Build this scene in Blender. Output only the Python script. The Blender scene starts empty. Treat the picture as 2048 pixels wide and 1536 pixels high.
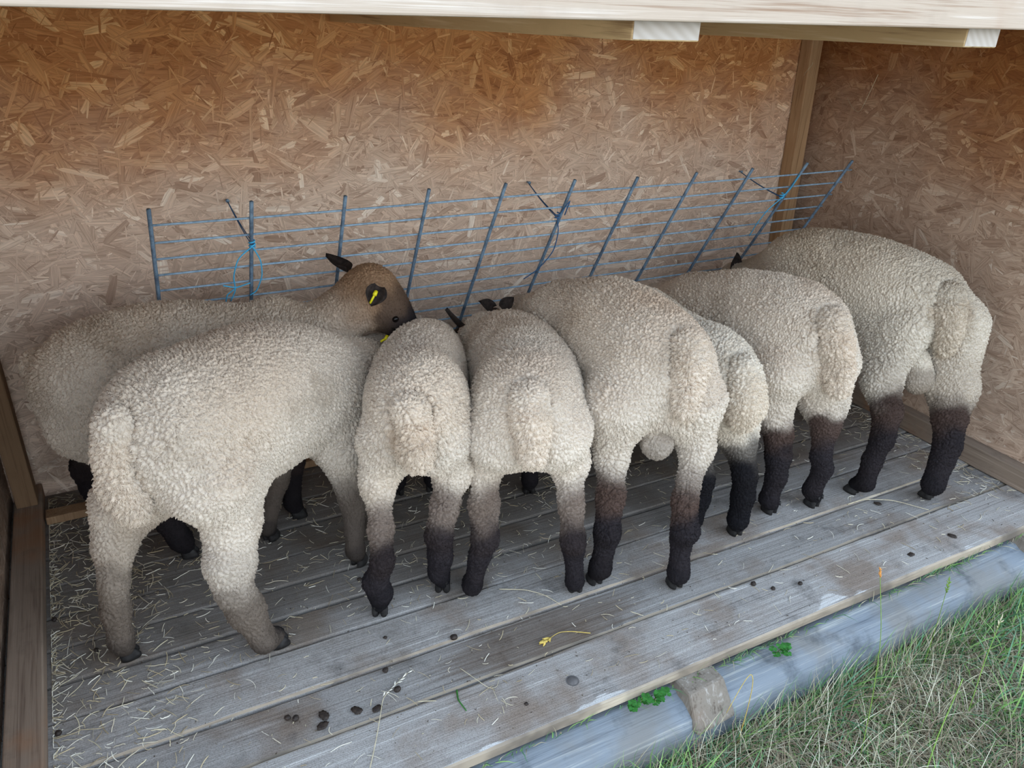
import bpy, math, random
import numpy as np
from mathutils import Matrix, Vector

# ------------------------------------------------------------------ camera, sky, exposure
scn = bpy.context.scene
COL = scn.collection
CAM_R = np.array([[0.88284641, -0.46762931, 0.04364685],
                  [-0.17244573, -0.40919344, -0.89600402],
                  [0.43685774, 0.78350722, -0.44189564]])
CAM_C = (0.0, -1.06187, 1.5)
cd = bpy.data.cameras.new('camera')
cam = bpy.data.objects.new('camera', cd)
COL.objects.link(cam)
M = Matrix.Identity(4)
for i in range(3):
    M[i][0] = CAM_R[0][i]; M[i][1] = -CAM_R[1][i]; M[i][2] = -CAM_R[2][i]; M[i][3] = CAM_C[i]
cam.matrix_world = M
cd.sensor_width = 36.0
cd.lens = 1586.6 / 2048 * 36.0
cd.clip_start = 0.02
scn.camera = cam

SKY = 1.0
world = bpy.data.worlds.new('sky'); scn.world = world
world.use_nodes = True
wn = world.node_tree; wn.nodes.clear()
w_out = wn.nodes.new('ShaderNodeOutputWorld'); w_bg = wn.nodes.new('ShaderNodeBackground')
w_tc = wn.nodes.new('ShaderNodeTexCoord'); w_sep = wn.nodes.new('ShaderNodeSeparateXYZ')
w_rmp = wn.nodes.new('ShaderNodeValToRGB')
wn.links.new(w_tc.outputs['Generated'], w_sep.inputs[0])
wn.links.new(w_sep.outputs['Z'], w_rmp.inputs[0])
wn.links.new(w_rmp.outputs[0], w_bg.inputs[0]); wn.links.new(w_bg.outputs[0], w_out.inputs[0])
els = w_rmp.color_ramp.elements
els[0].position = 0.0; els[0].color = (0.84, 0.86, 0.84, 1)
els[1].position = 0.9; els[1].color = (0.52, 0.74, 1.0, 1)
e = els.new(0.25); e.color = (0.84, 0.93, 1.0, 1)
w_bg.inputs[1].default_value = SKY
vs = scn.view_settings
vs.view_transform = 'Standard'; vs.look = 'None'; vs.gamma = 1.0; vs.use_curve_mapping = False
vs.exposure = 1.7
try:
    scn.cycles_curves.shape = 'RIBBONS'
    scn.cycles.max_bounces = 6
    scn.cycles.diffuse_bounces = 4
    scn.cycles.transparent_max_bounces = 4
except Exception:
    pass

RNG = np.random.default_rng(7)
random.seed(5)


# ------------------------------------------------------------------ node helpers
class NT:
    def __init__(s, name):
        s.m = bpy.data.materials.new(name); s.m.use_nodes = True
        s.t = s.m.node_tree; s.t.nodes.clear()
        s.out = s.t.nodes.new('ShaderNodeOutputMaterial')
        s.b = s.t.nodes.new('ShaderNodeBsdfPrincipled')
        s.t.links.new(s.b.outputs[0], s.out.inputs[0])
        s.b.inputs['Roughness'].default_value = 0.8
        s.b.inputs['Specular IOR Level'].default_value = 0.25

    def n(s, typ, ins=None, **kw):
        x = s.t.nodes.new('ShaderNode' + typ)
        for k, v in kw.items():
            setattr(x, k, v)
        for k, v in (ins or {}).items():
            s.put(v, x.inputs[k])
        return x

    def put(s, v, sock):
        if isinstance(v, bpy.types.NodeSocket):
            s.t.links.new(v, sock)
        elif isinstance(v, bpy.types.Node):
            s.t.links.new(v.outputs[0], sock)
        else:
            sock.default_value = v

    def attr(s, name, out='Fac'):
        return s.n('Attribute', attribute_name=name).outputs[out]

    def noise(s, vec, scale, detail=4, rough=0.55, dist=0.0):
        return s.n('TexNoise', {'Vector': vec, 'Scale': scale, 'Detail': detail, 'Roughness': rough, 'Distortion': dist}).outputs[0]

    def map(s, vec, scale=(1, 1, 1), loc=(0, 0, 0)):
        return s.n('Mapping', {'Vector': vec, 'Scale': scale, 'Location': loc}).outputs[0]

    def ramp(s, fac, stops):
        r = s.n('ValToRGB', {'Fac': fac})
        e = r.color_ramp.elements
        while len(e) > 1:
            e.remove(e[-1])
        e[0].position = stops[0][0]; e[0].color = (*stops[0][1], 1)
        for p, c in stops[1:]:
            q = e.new(p); q.color = (*c, 1)
        return r.outputs[0]

    def mix(s, fac, a, b, mode='MIX'):
        x = s.n('Mix', data_type='RGBA', blend_type=mode)
        s.put(fac, x.inputs[0]); s.put(a if not isinstance(a, tuple) else (*a, 1), x.inputs[6])
        s.put(b if not isinstance(b, tuple) else (*b, 1), x.inputs[7])
        return x.outputs[2]

    def math(s, op, a, b=0.0, c=0.0, clamp=False):
        x = s.n('Math', operation=op, use_clamp=clamp)
        s.put(a, x.inputs[0]); s.put(b, x.inputs[1])
        if op in ('MULTIPLY_ADD', 'SMOOTH_MIN'):
            s.put(c, x.inputs[2])
        return x.outputs[0]

    def rng(s, v, a, b, c=0.0, d=1.0, smooth=True):
        x = s.n('MapRange', {'Value': v, 'From Min': a, 'From Max': b, 'To Min': c, 'To Max': d})
        x.interpolation_type = 'SMOOTHSTEP' if smooth else 'LINEAR'
        return x.outputs[0]

    def bump(s, h, strength=0.5, dist=0.002):
        s.put(s.n('Bump', {'Height': h, 'Strength': strength, 'Distance': dist}), s.b.inputs['Normal'])

    def col(s, c):
        s.put(c if not isinstance(c, tuple) else (*c, 1), s.b.inputs['Base Color'])
        return s.m


def srgb(r, g, b):
    f = lambda c: (c / 255 / 12.92) if c / 255 <= 0.04045 else ((c / 255 + 0.055) / 1.055) ** 2.4
    return (f(r), f(g), f(b))


def wood(name, axis, base, dark, light, warm=None, warm_amt=0.3, grain=1.0, bump=0.6, dirt=0.5, rnd=True, wear=False):
    """weathered timber with the grain along an object axis"""
    k = NT(name)
    co = k.n('TexCoord').outputs['Object']
    off = k.n('CombineXYZ', {'X': k.math('MULTIPLY', k.attr('rnd'), 37.0), 'Y': k.math('MULTIPLY', k.attr('rnd'), 11.0), 'Z': k.math('MULTIPLY', k.attr('rnd'), 23.0)})
    co = k.n('VectorMath', {0: co, 1: off.outputs[0]}, operation='ADD').outputs[0]
    sc = [60.0 * grain] * 3; sc[axis] = 1.6
    sc2 = [260.0 * grain] * 3; sc2[axis] = 5.0
    g1 = k.noise(k.map(co, sc), 1.0, 5, 0.6, 0.6)
    g2 = k.noise(k.map(co, sc2), 1.0, 3, 0.6)
    big = k.noise(co, 3.2, 4, 0.6)
    fac = k.math('ADD', k.math('MULTIPLY', g1, 0.6), k.math('MULTIPLY', g2, 0.4))
    c = k.ramp(fac, [(0.32, dark), (0.47, base), (0.55, base), (0.7, light)])
    if warm:
        c = k.mix(k.math('MULTIPLY', k.rng(big, 0.48, 0.68), warm_amt), c, warm)
    b2 = k.noise(co, 9.0, 5, 0.65)
    c = k.mix(k.math('MULTIPLY', k.rng(b2, 0.52, 0.75), dirt), c, tuple(x * 0.35 for x in dark))
    if wear:      # splintered pale strip along the front edge of the first board
        sp = k.n('SeparateXYZ', {0: k.n('TexCoord').outputs['Object']})
        wl = k.noise(k.map(k.n('TexCoord').outputs['Object'], (2.6, .5, 1), (1.3, 0, 0)), 1.0, 3, .6)
        lim = k.math('MULTIPLY_ADD', k.rng(wl, .5, .68), .045, .003)
        m_ = k.rng(k.math('SUBTRACT', sp.outputs[1], k.math('ADD', lim, k.math('MULTIPLY', k.math('SUBTRACT', g2, .5), .03))), 0.0, .004, 1.0, 0.0)
        c = k.mix(k.math('MULTIPLY', m_, k.rng(g2, .38, .56)), c, srgb(190, 187, 186))
        spk = k.noise(k.n('TexCoord').outputs['Object'], 320.0, 3, .7)
        c = k.mix(1.0, c, k.ramp(spk, [(.34, (.68, .66, .64)), (.5, (1, 1, 1)), (.66, (1.16, 1.16, 1.17))]), 'MULTIPLY')
        # darker brown blended in toward the back of the floor, broken up by noise
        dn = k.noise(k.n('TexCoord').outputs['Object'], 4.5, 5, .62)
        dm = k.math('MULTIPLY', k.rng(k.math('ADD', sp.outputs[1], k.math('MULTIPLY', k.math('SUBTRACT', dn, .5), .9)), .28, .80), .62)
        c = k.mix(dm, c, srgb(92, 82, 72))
        # old brown damp stain on the second board
        ex = k.math('DIVIDE', k.math('SUBTRACT', sp.outputs[0], .88), .34); ey = k.math('DIVIDE', k.math('SUBTRACT', sp.outputs[1], .262), .085)
        rr_ = k.math('ADD', k.math('ADD', k.math('MULTIPLY', ex, ex), k.math('MULTIPLY', ey, ey)), k.math('MULTIPLY', k.math('SUBTRACT', g1, .5), 1.6))
        c = k.mix(k.rng(rr_, .35, 1.15, .62, 0.0), c, srgb(92, 74, 60))
    if rnd:
        v = k.math('MULTIPLY_ADD', k.attr('rnd'), 0.34, 0.83)
        vv = k.n('CombineColor', {0: v, 1: v, 2: v}).outputs[0]
        c = k.mix(1.0, c, vv, 'MULTIPLY')
    k.bump(fac, bump, 0.003)
    k.b.inputs['Roughness'].default_value = 0.85
    return k.col(c)


# ------------------------------------------------------------------ mesh helpers
def link(o, parent=None):
    COL.objects.link(o)
    if parent is not None:
        o.parent = parent
    return o


def mesh_obj(name, V, F, mat=None, parent=None, smooth=False, attrs=None):
    me = bpy.data.meshes.new(name)
    me.from_pydata([tuple(v) for v in V], [], [tuple(int(i) for i in f) for f in F])
    me.update()
    if smooth:
        me.polygons.foreach_set('use_smooth', [True] * len(me.polygons))
    for k_, (typ, dom, arr) in (attrs or {}).items():
        a = me.attributes.new(k_, typ, dom)
        arr = np.asarray(arr, dtype=np.float32)
        a.data.foreach_set('color' if 'COLOR' in typ else ('vector' if typ == 'FLOAT_VECTOR' else 'value'), arr.ravel())
    o = bpy.data.objects.new(name, me)
    if mat:
        me.materials.append(mat)
    return link(o, parent)


def big_mesh(name, V, Q, mat=None, parent=None, smooth=True, attrs=None):
    """fast mesh from an all-quad (or all-tri) index array"""
    me = bpy.data.meshes.new(name)
    V = np.asarray(V, np.float32); Q = np.asarray(Q, np.int32)
    n = Q.shape[1]
    me.vertices.add(len(V)); me.vertices.foreach_set('co', V.ravel())
    me.loops.add(Q.size); me.loops.foreach_set('vertex_index', Q.ravel())
    me.polygons.add(len(Q)); me.polygons.foreach_set('loop_start', np.arange(0, Q.size, n, dtype=np.int32))
    me.polygons.foreach_set('use_smooth', np.full(len(Q), smooth))
    me.update(calc_edges=True); me.validate()
    for k_, (typ, dom, arr) in (attrs or {}).items():
        a = me.attributes.new(k_, typ, dom)
        arr = np.asarray(arr, dtype=np.float32)
        a.data.foreach_set('color' if 'COLOR' in typ else ('vector' if typ == 'FLOAT_VECTOR' else 'value'), arr.ravel())
    if mat:
        me.materials.append(mat)
    return link(bpy.data.objects.new(name, me), parent)


class MB:
    def __init__(s):
        s.V = []; s.F = []; s.R = []

    def hexa(s, P, rnd=None, bevel=0.0):
        """8 corner points: bottom 4 (ccw) then top 4"""
        b = len(s.V); s.V += [tuple(p) for p in P]
        for f in ((0, 3, 2, 1), (4, 5, 6, 7), (0, 1, 5, 4), (1, 2, 6, 5), (2, 3, 7, 6), (3, 0, 4, 7)):
            s.F.append([b + i for i in f])
        s.R += [random.random() if rnd is None else rnd] * 8

    def box(s, x0, x1, y0, y1, z0, z1, rnd=None):
        s.hexa([(x0, y0, z0), (x1, y0, z0), (x1, y1, z0), (x0, y1, z0), (x0, y0, z1), (x1, y0, z1), (x1, y1, z1), (x0, y1, z1)], rnd)

    def tube(s, pts, rad, n=8, cap=True, rnd=None):
        pts = np.array(pts, float)
        rad = np.full(len(pts), rad) if np.isscalar(rad) else np.array(rad)
        T = np.gradient(pts, axis=0); T /= np.linalg.norm(T, axis=1)[:, None] + 1e-12
        ref = np.array([0, 0, 1.0]) if abs(T[0][2]) < 0.9 else np.array([1.0, 0, 0])
        b = len(s.V); r_ = random.random() if rnd is None else rnd
        for i, p in enumerate(pts):
            u = np.cross(T[i], ref); u /= np.linalg.norm(u); ref2 = np.cross(u, T[i]); ref = ref2
            for j in range(n):
                a = 2 * math.pi * j / n
                s.V.append(tuple(p + rad[i] * (math.cos(a) * u + math.sin(a) * ref2)))
                s.R.append(r_)
        for i in range(len(pts) - 1):
            for j in range(n):
                s.F.append([b + i * n + j, b + i * n + (j + 1) % n, b + (i + 1) * n + (j + 1) % n, b + (i + 1) * n + j])
        if cap:
            s.F.append([b + j for j in range(n)][::-1]); s.F.append([b + (len(pts) - 1) * n + j for j in range(n)])

    def build(s, name, mat, parent=None, smooth=False, bevel=0.0):
        o = mesh_obj(name, s.V, s.F, mat, parent, smooth, {'rnd': ('FLOAT', 'POINT', s.R)})
        if bevel:
            m = o.modifiers.new('bevel', 'BEVEL'); m.width = bevel; m.segments = 2; m.limit_method = 'ANGLE'
        return o


def tag(o, label=None, cat=None, group=None, kind=None):
    if label: o['label'] = label
    if cat: o['category'] = cat
    if group: o['group'] = group
    if kind or cat: o['kind'] = kind or 'thing'
    return o


def empty(name, loc, label, cat, group=None):
    o = bpy.data.objects.new(name, None); o.location = loc; o.empty_display_size = 0.05
    link(o); return tag(o, label, cat, group)


def curves_obj(name, P, radius, color, mat, parent=None):
    """P: (N,K,3) strands; radius (N,K) or (K,); color (N,3)"""
    N, K, _ = P.shape
    hc = bpy.data.hair_curves.new(name)
    hc.add_curves([K] * N)
    pa = hc.attributes.get('position') or hc.attributes.new('position', 'FLOAT_VECTOR', 'POINT')
    pa.data.foreach_set('vector', np.ascontiguousarray(P, np.float32).ravel())
    ra = hc.attributes.get('radius') or hc.attributes.new('radius', 'FLOAT', 'POINT')
    ra.data.foreach_set('value', np.ascontiguousarray(np.broadcast_to(radius, (N, K)), np.float32).ravel())
    ca = hc.attributes.new('col', 'FLOAT_COLOR', 'CURVE')
    c4 = np.ones((N, 4), np.float32); c4[:, :3] = color
    ca.data.foreach_set('color', c4.ravel())
    hc.materials.append(mat)
    return link(bpy.data.objects.new(name, hc), parent)


# ------------------------------------------------------------------ materials
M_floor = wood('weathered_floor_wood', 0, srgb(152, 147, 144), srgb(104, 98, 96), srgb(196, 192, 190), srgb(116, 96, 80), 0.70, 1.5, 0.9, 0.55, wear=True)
M_edge = wood('worn_plank_edge', 0, srgb(156, 142, 126), srgb(104, 94, 84), srgb(196, 182, 162), srgb(92, 84, 78), 0.9, 0.25, 0.5, 0.3)
M_sill = wood('sill_wood', 1, srgb(124, 108, 95), srgb(88, 72, 62), srgb(150, 134, 120), srgb(135, 92, 60), 0.6, 0.8, 0.6, 0.3)
M_stud = wood('stud_wood', 2, srgb(138, 110, 84), srgb(100, 76, 56), srgb(165, 138, 110), srgb(120, 84, 54), 0.4, 0.8, 0.5, 0.15)
M_post = wood('corner_post_wood', 2, srgb(176, 142, 108), srgb(126, 96, 68), srgb(200, 172, 138), srgb(150, 110, 74), 0.3, 0.8, 0.5, 0.1)
M_fascia = wood('sun_bleached_fascia_wood', 0, srgb(186, 170, 156), srgb(140, 110, 88), srgb(214, 204, 196), srgb(160, 112, 80), 0.5, 1.2, 0.5, 0.1, rnd=False)
M_rafter = wood('rafter_wood', 1, srgb(206, 178, 136), srgb(140, 110, 78), srgb(232, 212, 176), None, 0, 0.5, 0.5, 0.1)
M_log = wood('grey_log_wood', 0, srgb(124, 130, 138), srgb(82, 88, 98), srgb(178, 178, 174), srgb(120, 108, 92), 0.45, 0.9, 1.0, 0.6, rnd=False)

M_joist = wood('cracked_joist_end', 2, srgb(132, 122, 112), srgb(74, 62, 54), srgb(176, 170, 164), srgb(128, 98, 76), 0.6, 0.7, 1.0, 0.3)
k = NT('rafter_end_grain')
co = k.n('TexCoord').outputs['Object']
rings = k.n('TexWave', {'Vector': k.map(co, (1, 1, 1), (0.3, 0, 0.25)), 'Scale': 22.0, 'Distortion': 1.6, 'Detail': 2.0}, wave_type='RINGS', rings_direction='Y').outputs[1]
c = k.mix(rings, srgb(184, 176, 170), srgb(196, 190, 186))
M_endgrain = k.col(c)

# OSB: flakes carry their own grain
def osb_mat(name, tint):
    k = NT(name)
    uv = k.attr('fuv', 'Vector'); rnd = k.attr('rnd')
    g1 = k.noise(k.map(uv, (6, 170, 1)), 1.0, 4, 0.6, 0.4)
    g2 = k.noise(k.map(uv, (22, 620, 1)), 1.0, 3, 0.6)
    geo = k.n('NewGeometry').outputs['Position']
    sep = k.n('SeparateXYZ', {0: geo})
    big = k.noise(geo, 1.6, 5, 0.6)
    hgt = k.math('ADD', sep.outputs[2], k.math('MULTIPLY', k.math('SUBTRACT', big, 0.5), 0.85))
    weath = k.rng(hgt, 0.80, 1.38, 1.0, 0.0)          # weathered grey low down, fresh orange up under the roof
    fresh = k.ramp(rnd, [(0.0, srgb(158, 102, 60)), (0.35, srgb(180, 122, 74)), (0.7, srgb(198, 142, 90)), (1.0, srgb(224, 178, 126))])
    grey = k.ramp(rnd, [(0.0, srgb(178, 152, 134)), (0.3, srgb(203, 179, 161)), (0.7, srgb(220, 198, 180)), (1.0, srgb(240, 226, 212))])
    c = k.mix(weath, fresh, grey)
    gg = k.math('ADD', k.math('MULTIPLY', g1, 0.65), k.math('MULTIPLY', g2, 0.35))
    gr = k.ramp(gg, [(0.34, (0.70, 0.62, 0.56)), (0.48, (1.10, 1.09, 1.08)), (0.62, (1.36, 1.36, 1.36))])
    c = k.mix(1.0, c, gr, 'MULTIPLY')
    mud = k.noise(geo, 5.0, 6, 0.65)
    low = k.rng(sep.outputs[2], 0.0, 0.45, 1.0, 0.0)
    c = k.mix(k.math('MULTIPLY', k.rng(mud, 0.42, 0.66), k.math('MULTIPLY_ADD', low, 0.5, 0.06)), c, srgb(96, 78, 68))
    k.bump(gg, 0.9, 0.002)

    if tint:
        c = k.mix(1.0, c, tint, 'MULTIPLY')
    return k.col(c)


M_osb = osb_mat('strand_board', (.95, .95, .95))
M_osb_dark = osb_mat('dark_strand_board', (.62, .575, .54))  # side walls get a darker, browner tone of the same board

k = NT('galvanised_wire')
co = k.n('TexCoord').outputs['Object']
nz = k.noise(co, 60.0, 4, 0.6)
zz = k.n('SeparateXYZ', {0: co}).outputs[2]
c = k.ramp(nz, [(0.35, srgb(120, 150, 178)), (0.6, srgb(158, 188, 214))])
c = k.mix(k.rng(k.math('ADD', zz, k.math('MULTIPLY', nz, 0.2)), 1.0, 1.08), c, srgb(105, 98, 84))
k.b.inputs['Metallic'].default_value = 0.0; k.b.inputs['Roughness'].default_value = 0.5
M_wire = k.col(c)
k = NT('galvanised_upright_bar')
co = k.n('TexCoord').outputs['Object']
nz = k.noise(co, 40.0, 4, 0.6)
c = k.ramp(nz, [(0.38, srgb(84, 102, 122)), (0.62, srgb(122, 148, 172))])
c = k.mix(k.rng(k.math('ADD', k.n('SeparateXYZ', {0: co}).outputs[2], k.math('MULTIPLY', nz, 0.2)), 0.98, 1.08), c, srgb(96, 88, 74))
k.b.inputs['Metallic'].default_value = 0.0; k.b.inputs['Roughness'].default_value = 0.55
M_bar = k.col(c)

k = NT('blue_twine'); k.b.inputs['Roughness'].default_value = 0.6; M_twine = k.col(srgb(74, 186, 240))
k = NT('dark_blue_twine'); M_twine2 = k.col(srgb(62, 104, 150))

k = NT('wool'); k.b.inputs['Roughness'].default_value = 1.0; k.b.inputs['Specular IOR Level'].default_value = 0.05
M_wool = k.col(k.attr('col', 'Color'))
k.b.inputs['Sheen Weight'].default_value = 0.0
k = NT('sheep_skin'); k.b.inputs['Roughness'].default_value = 0.95; k.b.inputs['Specular IOR Level'].default_value = 0.1
M_skin = k.col(k.attr('col', 'Color'))
k = NT('hoof_horn'); k.b.inputs['Roughness'].default_value = 0.55
nz = k.noise(k.n('TexCoord').outputs['Object'], 60, 4)
M_hoof = k.col(k.ramp(nz, [(0.3, srgb(22, 21, 22)), (0.7, srgb(52, 50, 50))]))
k = NT('dark_ear_skin'); k.b.inputs['Roughness'].default_value = 0.8
nz = k.noise(k.n('TexCoord').outputs['Object'], 90, 4)
M_ear = k.col(k.ramp(nz, [(0.3, srgb(28, 24, 24)), (0.7, srgb(58, 48, 44))]))
k = NT('eye_gloss'); k.b.inputs['Roughness'].default_value = 0.1; M_eye = k.col((0.006, 0.005, 0.005))
k = NT('yellow_tag'); k.b.inputs['Roughness'].default_value = 0.4; M_tag = k.col(srgb(225, 215, 40))
k = NT('dung'); k.b.inputs['Roughness'].default_value = 0.6
nz = k.noise(k.n('TexCoord').outputs['Object'], 200, 4)
k.bump(nz, 0.6, 0.001)
M_dung = k.col(k.ramp(nz, [(0.3, srgb(34, 28, 27)), (0.7, srgb(62, 52, 46))]))
k = NT('hay'); k.b.inputs['Roughness'].default_value = 0.8; M_hay = k.col(k.attr('col', 'Color'))
k = NT('grass_blades'); k.b.inputs['Roughness'].default_value = 0.6; M_grass = k.col(k.attr('col', 'Color'))
k = NT('soil_and_thatch')
co = k.n('TexCoord').outputs['Object']
nz = k.noise(co, 30, 6, 0.7)
k.bump(nz, 1.0, 0.01)
M_ground = k.col(k.ramp(nz, [(0.3, srgb(40, 36, 28)), (0.55, srgb(78, 76, 50)), (0.75, srgb(112, 104, 72))]))

# ------------------------------------------------------------------ shed shell
XL, XR, YB = -0.36, 2.795, 1.47
GZ = -0.185


def osb_panel(name, origin, U, W, N, lu, lw, seed, label=None):
    """OSB sheet: solid board with thousands of overlapping thin wood flakes"""
    rg = np.random.default_rng(seed)
    U, W, N, O = [np.array(a, float) for a in (U, W, N, origin)]
    V = []; F = []
    # base slab
    for d in (-0.015, 0.0):
        for a, b in ((0, 0), (lu, 0), (lu, lw), (0, lw)):
            V.append(O + U * a + W * b + N * d)
    F = [[4, 5, 6, 7], [3, 2, 1, 0], [0, 1, 5, 4], [1, 2, 6, 5], [2, 3, 7, 6], [3, 0, 4, 7]]
    V = np.array(V); R = np.full(8, 0.3); UV = np.zeros((8, 3)); UV[:, 0] = [0, 3, 3, 0] * 2; UV[:, 1] = [0, 0, 1, 1] * 2
    dens = int(lu * lw * 3000)
    n = dens
    cx = rg.uniform(0, lu, n); cy = rg.uniform(0, lw, n)
    kind = rg.random(n)
    L = np.where(kind < 0.36, rg.uniform(.06, .15, n), rg.uniform(.015, .07, n))
    B = np.where(kind < 0.36, rg.uniform(.010, .034, n), rg.uniform(.0012, .007, n))
    ang = np.where(rg.random(n) < 0.5, rg.normal(0.0, 0.5, n), rg.uniform(0, math.pi, n))
    # big flakes sit deeper, slivers on top
    layer = np.where(kind < 0.36, rg.uniform(.0002, .0018, n), rg.uniform(.0010, .0024, n))
    tilt = rg.normal(0, .006, n)
    ca, sa = np.cos(ang), np.sin(ang)
    prof = [(-1, -.5), (-.92, .55), (-.4, .95), (.35, 1.0), (.95, .6), (1, -.45), (.5, -1), (-.35, -.93)]
    P = []; uvp = []
    for (a, b) in prof:
        aa = a * (1 + rg.uniform(-.12, .06, n)) * L / 2
        bb = b * (1 + rg.uniform(-.35, .2, n)) * B / 2
        x = np.clip(cx + aa * ca - bb * sa, 0, lu); y = np.clip(cy + aa * sa + bb * ca, 0, lw)
        P.append(O + U * x[:, None] + W * y[:, None] + N * (layer + tilt * aa)[:, None])
        uvp.append(np.stack([aa + cx * 7.3, bb + cy * 3.1 + kind * 9, 0 * aa], 1))
    P = np.stack(P, 1); uvp = np.stack(uvp, 1)
    b0 = len(V)
    V = np.concatenate([V, P.reshape(-1, 3)]); UV = np.concatenate([UV, uvp.reshape(-1, 3)])
    R = np.concatenate([R, np.repeat(np.clip(rg.normal(.5, .22, n), 0, 1), 8)])
    Fl = (b0 + np.arange(n)[:, None] * 8 + np.arange(8)[None, :])
    # orientation
    if np.dot(np.cross(U, W), N) < 0:
        Fl = Fl[:, :]
    else:
        Fl = Fl[:, ::-1]
    o = mesh_obj(name, V, F + Fl.tolist(), M_osb if name == 'wall_back' else M_osb_dark, None, False, {'rnd': ('FLOAT', 'POINT', R), 'fuv': ('FLOAT_VECTOR', 'POINT', UV)})
    return tag(o, label, None, None, 'structure')


osb_panel('wall_back', (XL - .05, YB, -0.02), (1, 0, 0), (0, 0, 1), (0, -1, 0), XR - XL + .1, 1.60, 1, 'strand board back wall behind the wire hay rack')
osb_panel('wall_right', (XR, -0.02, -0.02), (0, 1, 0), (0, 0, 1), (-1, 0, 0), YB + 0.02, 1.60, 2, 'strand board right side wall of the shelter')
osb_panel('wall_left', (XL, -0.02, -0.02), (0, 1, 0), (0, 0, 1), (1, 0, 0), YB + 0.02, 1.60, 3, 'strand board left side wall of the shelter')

mb = MB(); mb.box(XL - .2, XR + .2, -0.10, YB + .15, 1.60, 1.63)
tag(mb.build('ceiling', M_rafter), 'plank roof over the shelter', None, None, 'structure')


def planks():
    """floor boards run the length of the shed; worn edges, uneven gaps"""
    ys = [0.0, 0.192, 0.336, 0.487, 0.603, 0.725, 0.85, 0.985, 1.115, 1.245, 1.37, 1.47]
    V = []; F = []; R = []; MI = []
    nx = 90
    xs = np.linspace(XL, XR, nx)
    for i in range(len(ys) - 1):
        r_ = [0.75, 0.15, 0.62, 0.5, 0.4, 0.45, 0.3, 0.4, 0.2, 0.35, 0.3][i]
        g = 0.0022
        zoff = [0, -.003, .001, -.001, 0, .001, -.001, 0, .001, 0, 0][i]
        rg = np.random.default_rng(40 + i)
        w0 = np.cumsum(rg.normal(0, .0008, nx)); w0 -= np.linspace(w0[0], w0[-1], nx)
        w1 = np.cumsum(rg.normal(0, .0008, nx)); w1 -= np.linspace(w1[0], w1[-1], nx)
        if i == 0: w0 = w0 * 0.5
        b = len(V)
        for j, x in enumerate(xs):
            y0 = ys[i] + g + w0[j] * .8; y1 = ys[i + 1] - g + w1[j] * .8
            ch = 0.003 + 0.0015 * rg.random()
            prof = [(y0, -.028), (y0, -ch + zoff), (y0 + ch * 1.4, zoff), (y0 + (y1 - y0) * .33, zoff + .0008), (y0 + (y1 - y0) * .66, zoff + .0006), (y1 - ch * 1.3, zoff), (y1, -ch + zoff), (y1, -.028)]
            V += [(x, yy, zz) for yy, zz in prof]; R += [r_] * 8
        for j in range(nx - 1):
            for q in range(8):
                a = b + j * 8 + q; c_ = b + j * 8 + (q + 1) % 8
                F.append([a, a + 8, c_ + 8, c_]); MI.append(1 if ((q == 0 and i == 0) or (q in (1, 5) and i < 3)) else 0)
        F.append([b + q for q in range(8)]); MI.append(0)
        F.append([b + (nx - 1) * 8 + q for q in range(8)][::-1]); MI.append(0)
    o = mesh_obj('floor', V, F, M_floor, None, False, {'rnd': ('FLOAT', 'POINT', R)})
    o.data.materials.append(M_edge)
    o.data.polygons.foreach_set('material_index', MI)
    return tag(o, 'weathered grey plank floor the sheep stand on', None, None, 'structure')


planks()
# dark underside so nothing shows through the gaps: the sub floor
mb = MB()
for y in (0.35, 0.75, 1.15):
    mb.box(XL, XR, y, y + .06, -.11, -.03)
tag(mb.build('trim_1', M_sill), 'bearers under the plank floor', None, None, 'structure')

mb = MB(); mb.box(2.737, XR - .003, -0.0, YB - .005, 0.001, 0.078)
tag(mb.build('baseboard_right', M_sill, bevel=.004), 'brown timber sill along the right wall', None, None, 'structure')
mb = MB(); mb.box(-0.345, -0.270, -0.0, YB - .005, 0.001, 0.05)
tag(mb.build('baseboard_left', M_sill, bevel=.004), 'brown timber sill along the left wall', None, None, 'structure')
mb = MB(); mb.hexa([(-.336, 1.335, .051), (-.279, 1.335, .051), (-.279, 1.40, .051), (-.336, 1.40, .051), (-.356, 1.335, 1.6), (-.30, 1.335, 1.6), (-.30, 1.40, 1.6), (-.356, 1.40, 1.6)])
tag(mb.build('timber_stud', M_stud, bevel=.003), 'upright timber stud on the left sill at the back corner', 'stud')
mb = MB(); mb.hexa([(2.715, 1.405, .079), (2.79, 1.405, .079), (2.79, 1.465, .079), (2.715, 1.465, .079), (2.66, 1.405, 1.6), (2.715, 1.405, 1.6), (2.715, 1.465, 1.6), (2.66, 1.465, 1.6)])
tag(mb.build('corner_post', M_post, bevel=.003), 'slim pale timber post in the back right corner', 'post')
mb = MB(); mb.box(-.265, 2.72, 1.285, 1.335, 0.004, 0.03)
tag(mb.build('floor_batten', M_stud, bevel=.003), 'thin timber batten lying along the floor below the hay rack', 'batten')

# fascia, slightly out of level, with the bleached grain
mb = MB()
f0, f1 = 1.4665, 1.4795
x0, x1 = -0.45, 2.9
zz = lambda x: f0 + (x + .039) * (f1 - f0) / 1.64
mb.hexa([(x0, -.08, zz(x0)), (x1, -.08, zz(x1)), (x1, -.052, zz(x1)), (x0, -.052, zz(x0)), (x0, -.08, 1.68), (x1, -.08, 1.68), (x1, -.052, 1.68), (x0, -.052, 1.68)], 0.5)
tag(mb.build('trim_2', M_fascia, bevel=.003), 'sun bleached fascia board across the front of the roof', None, None, 'structure')


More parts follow.
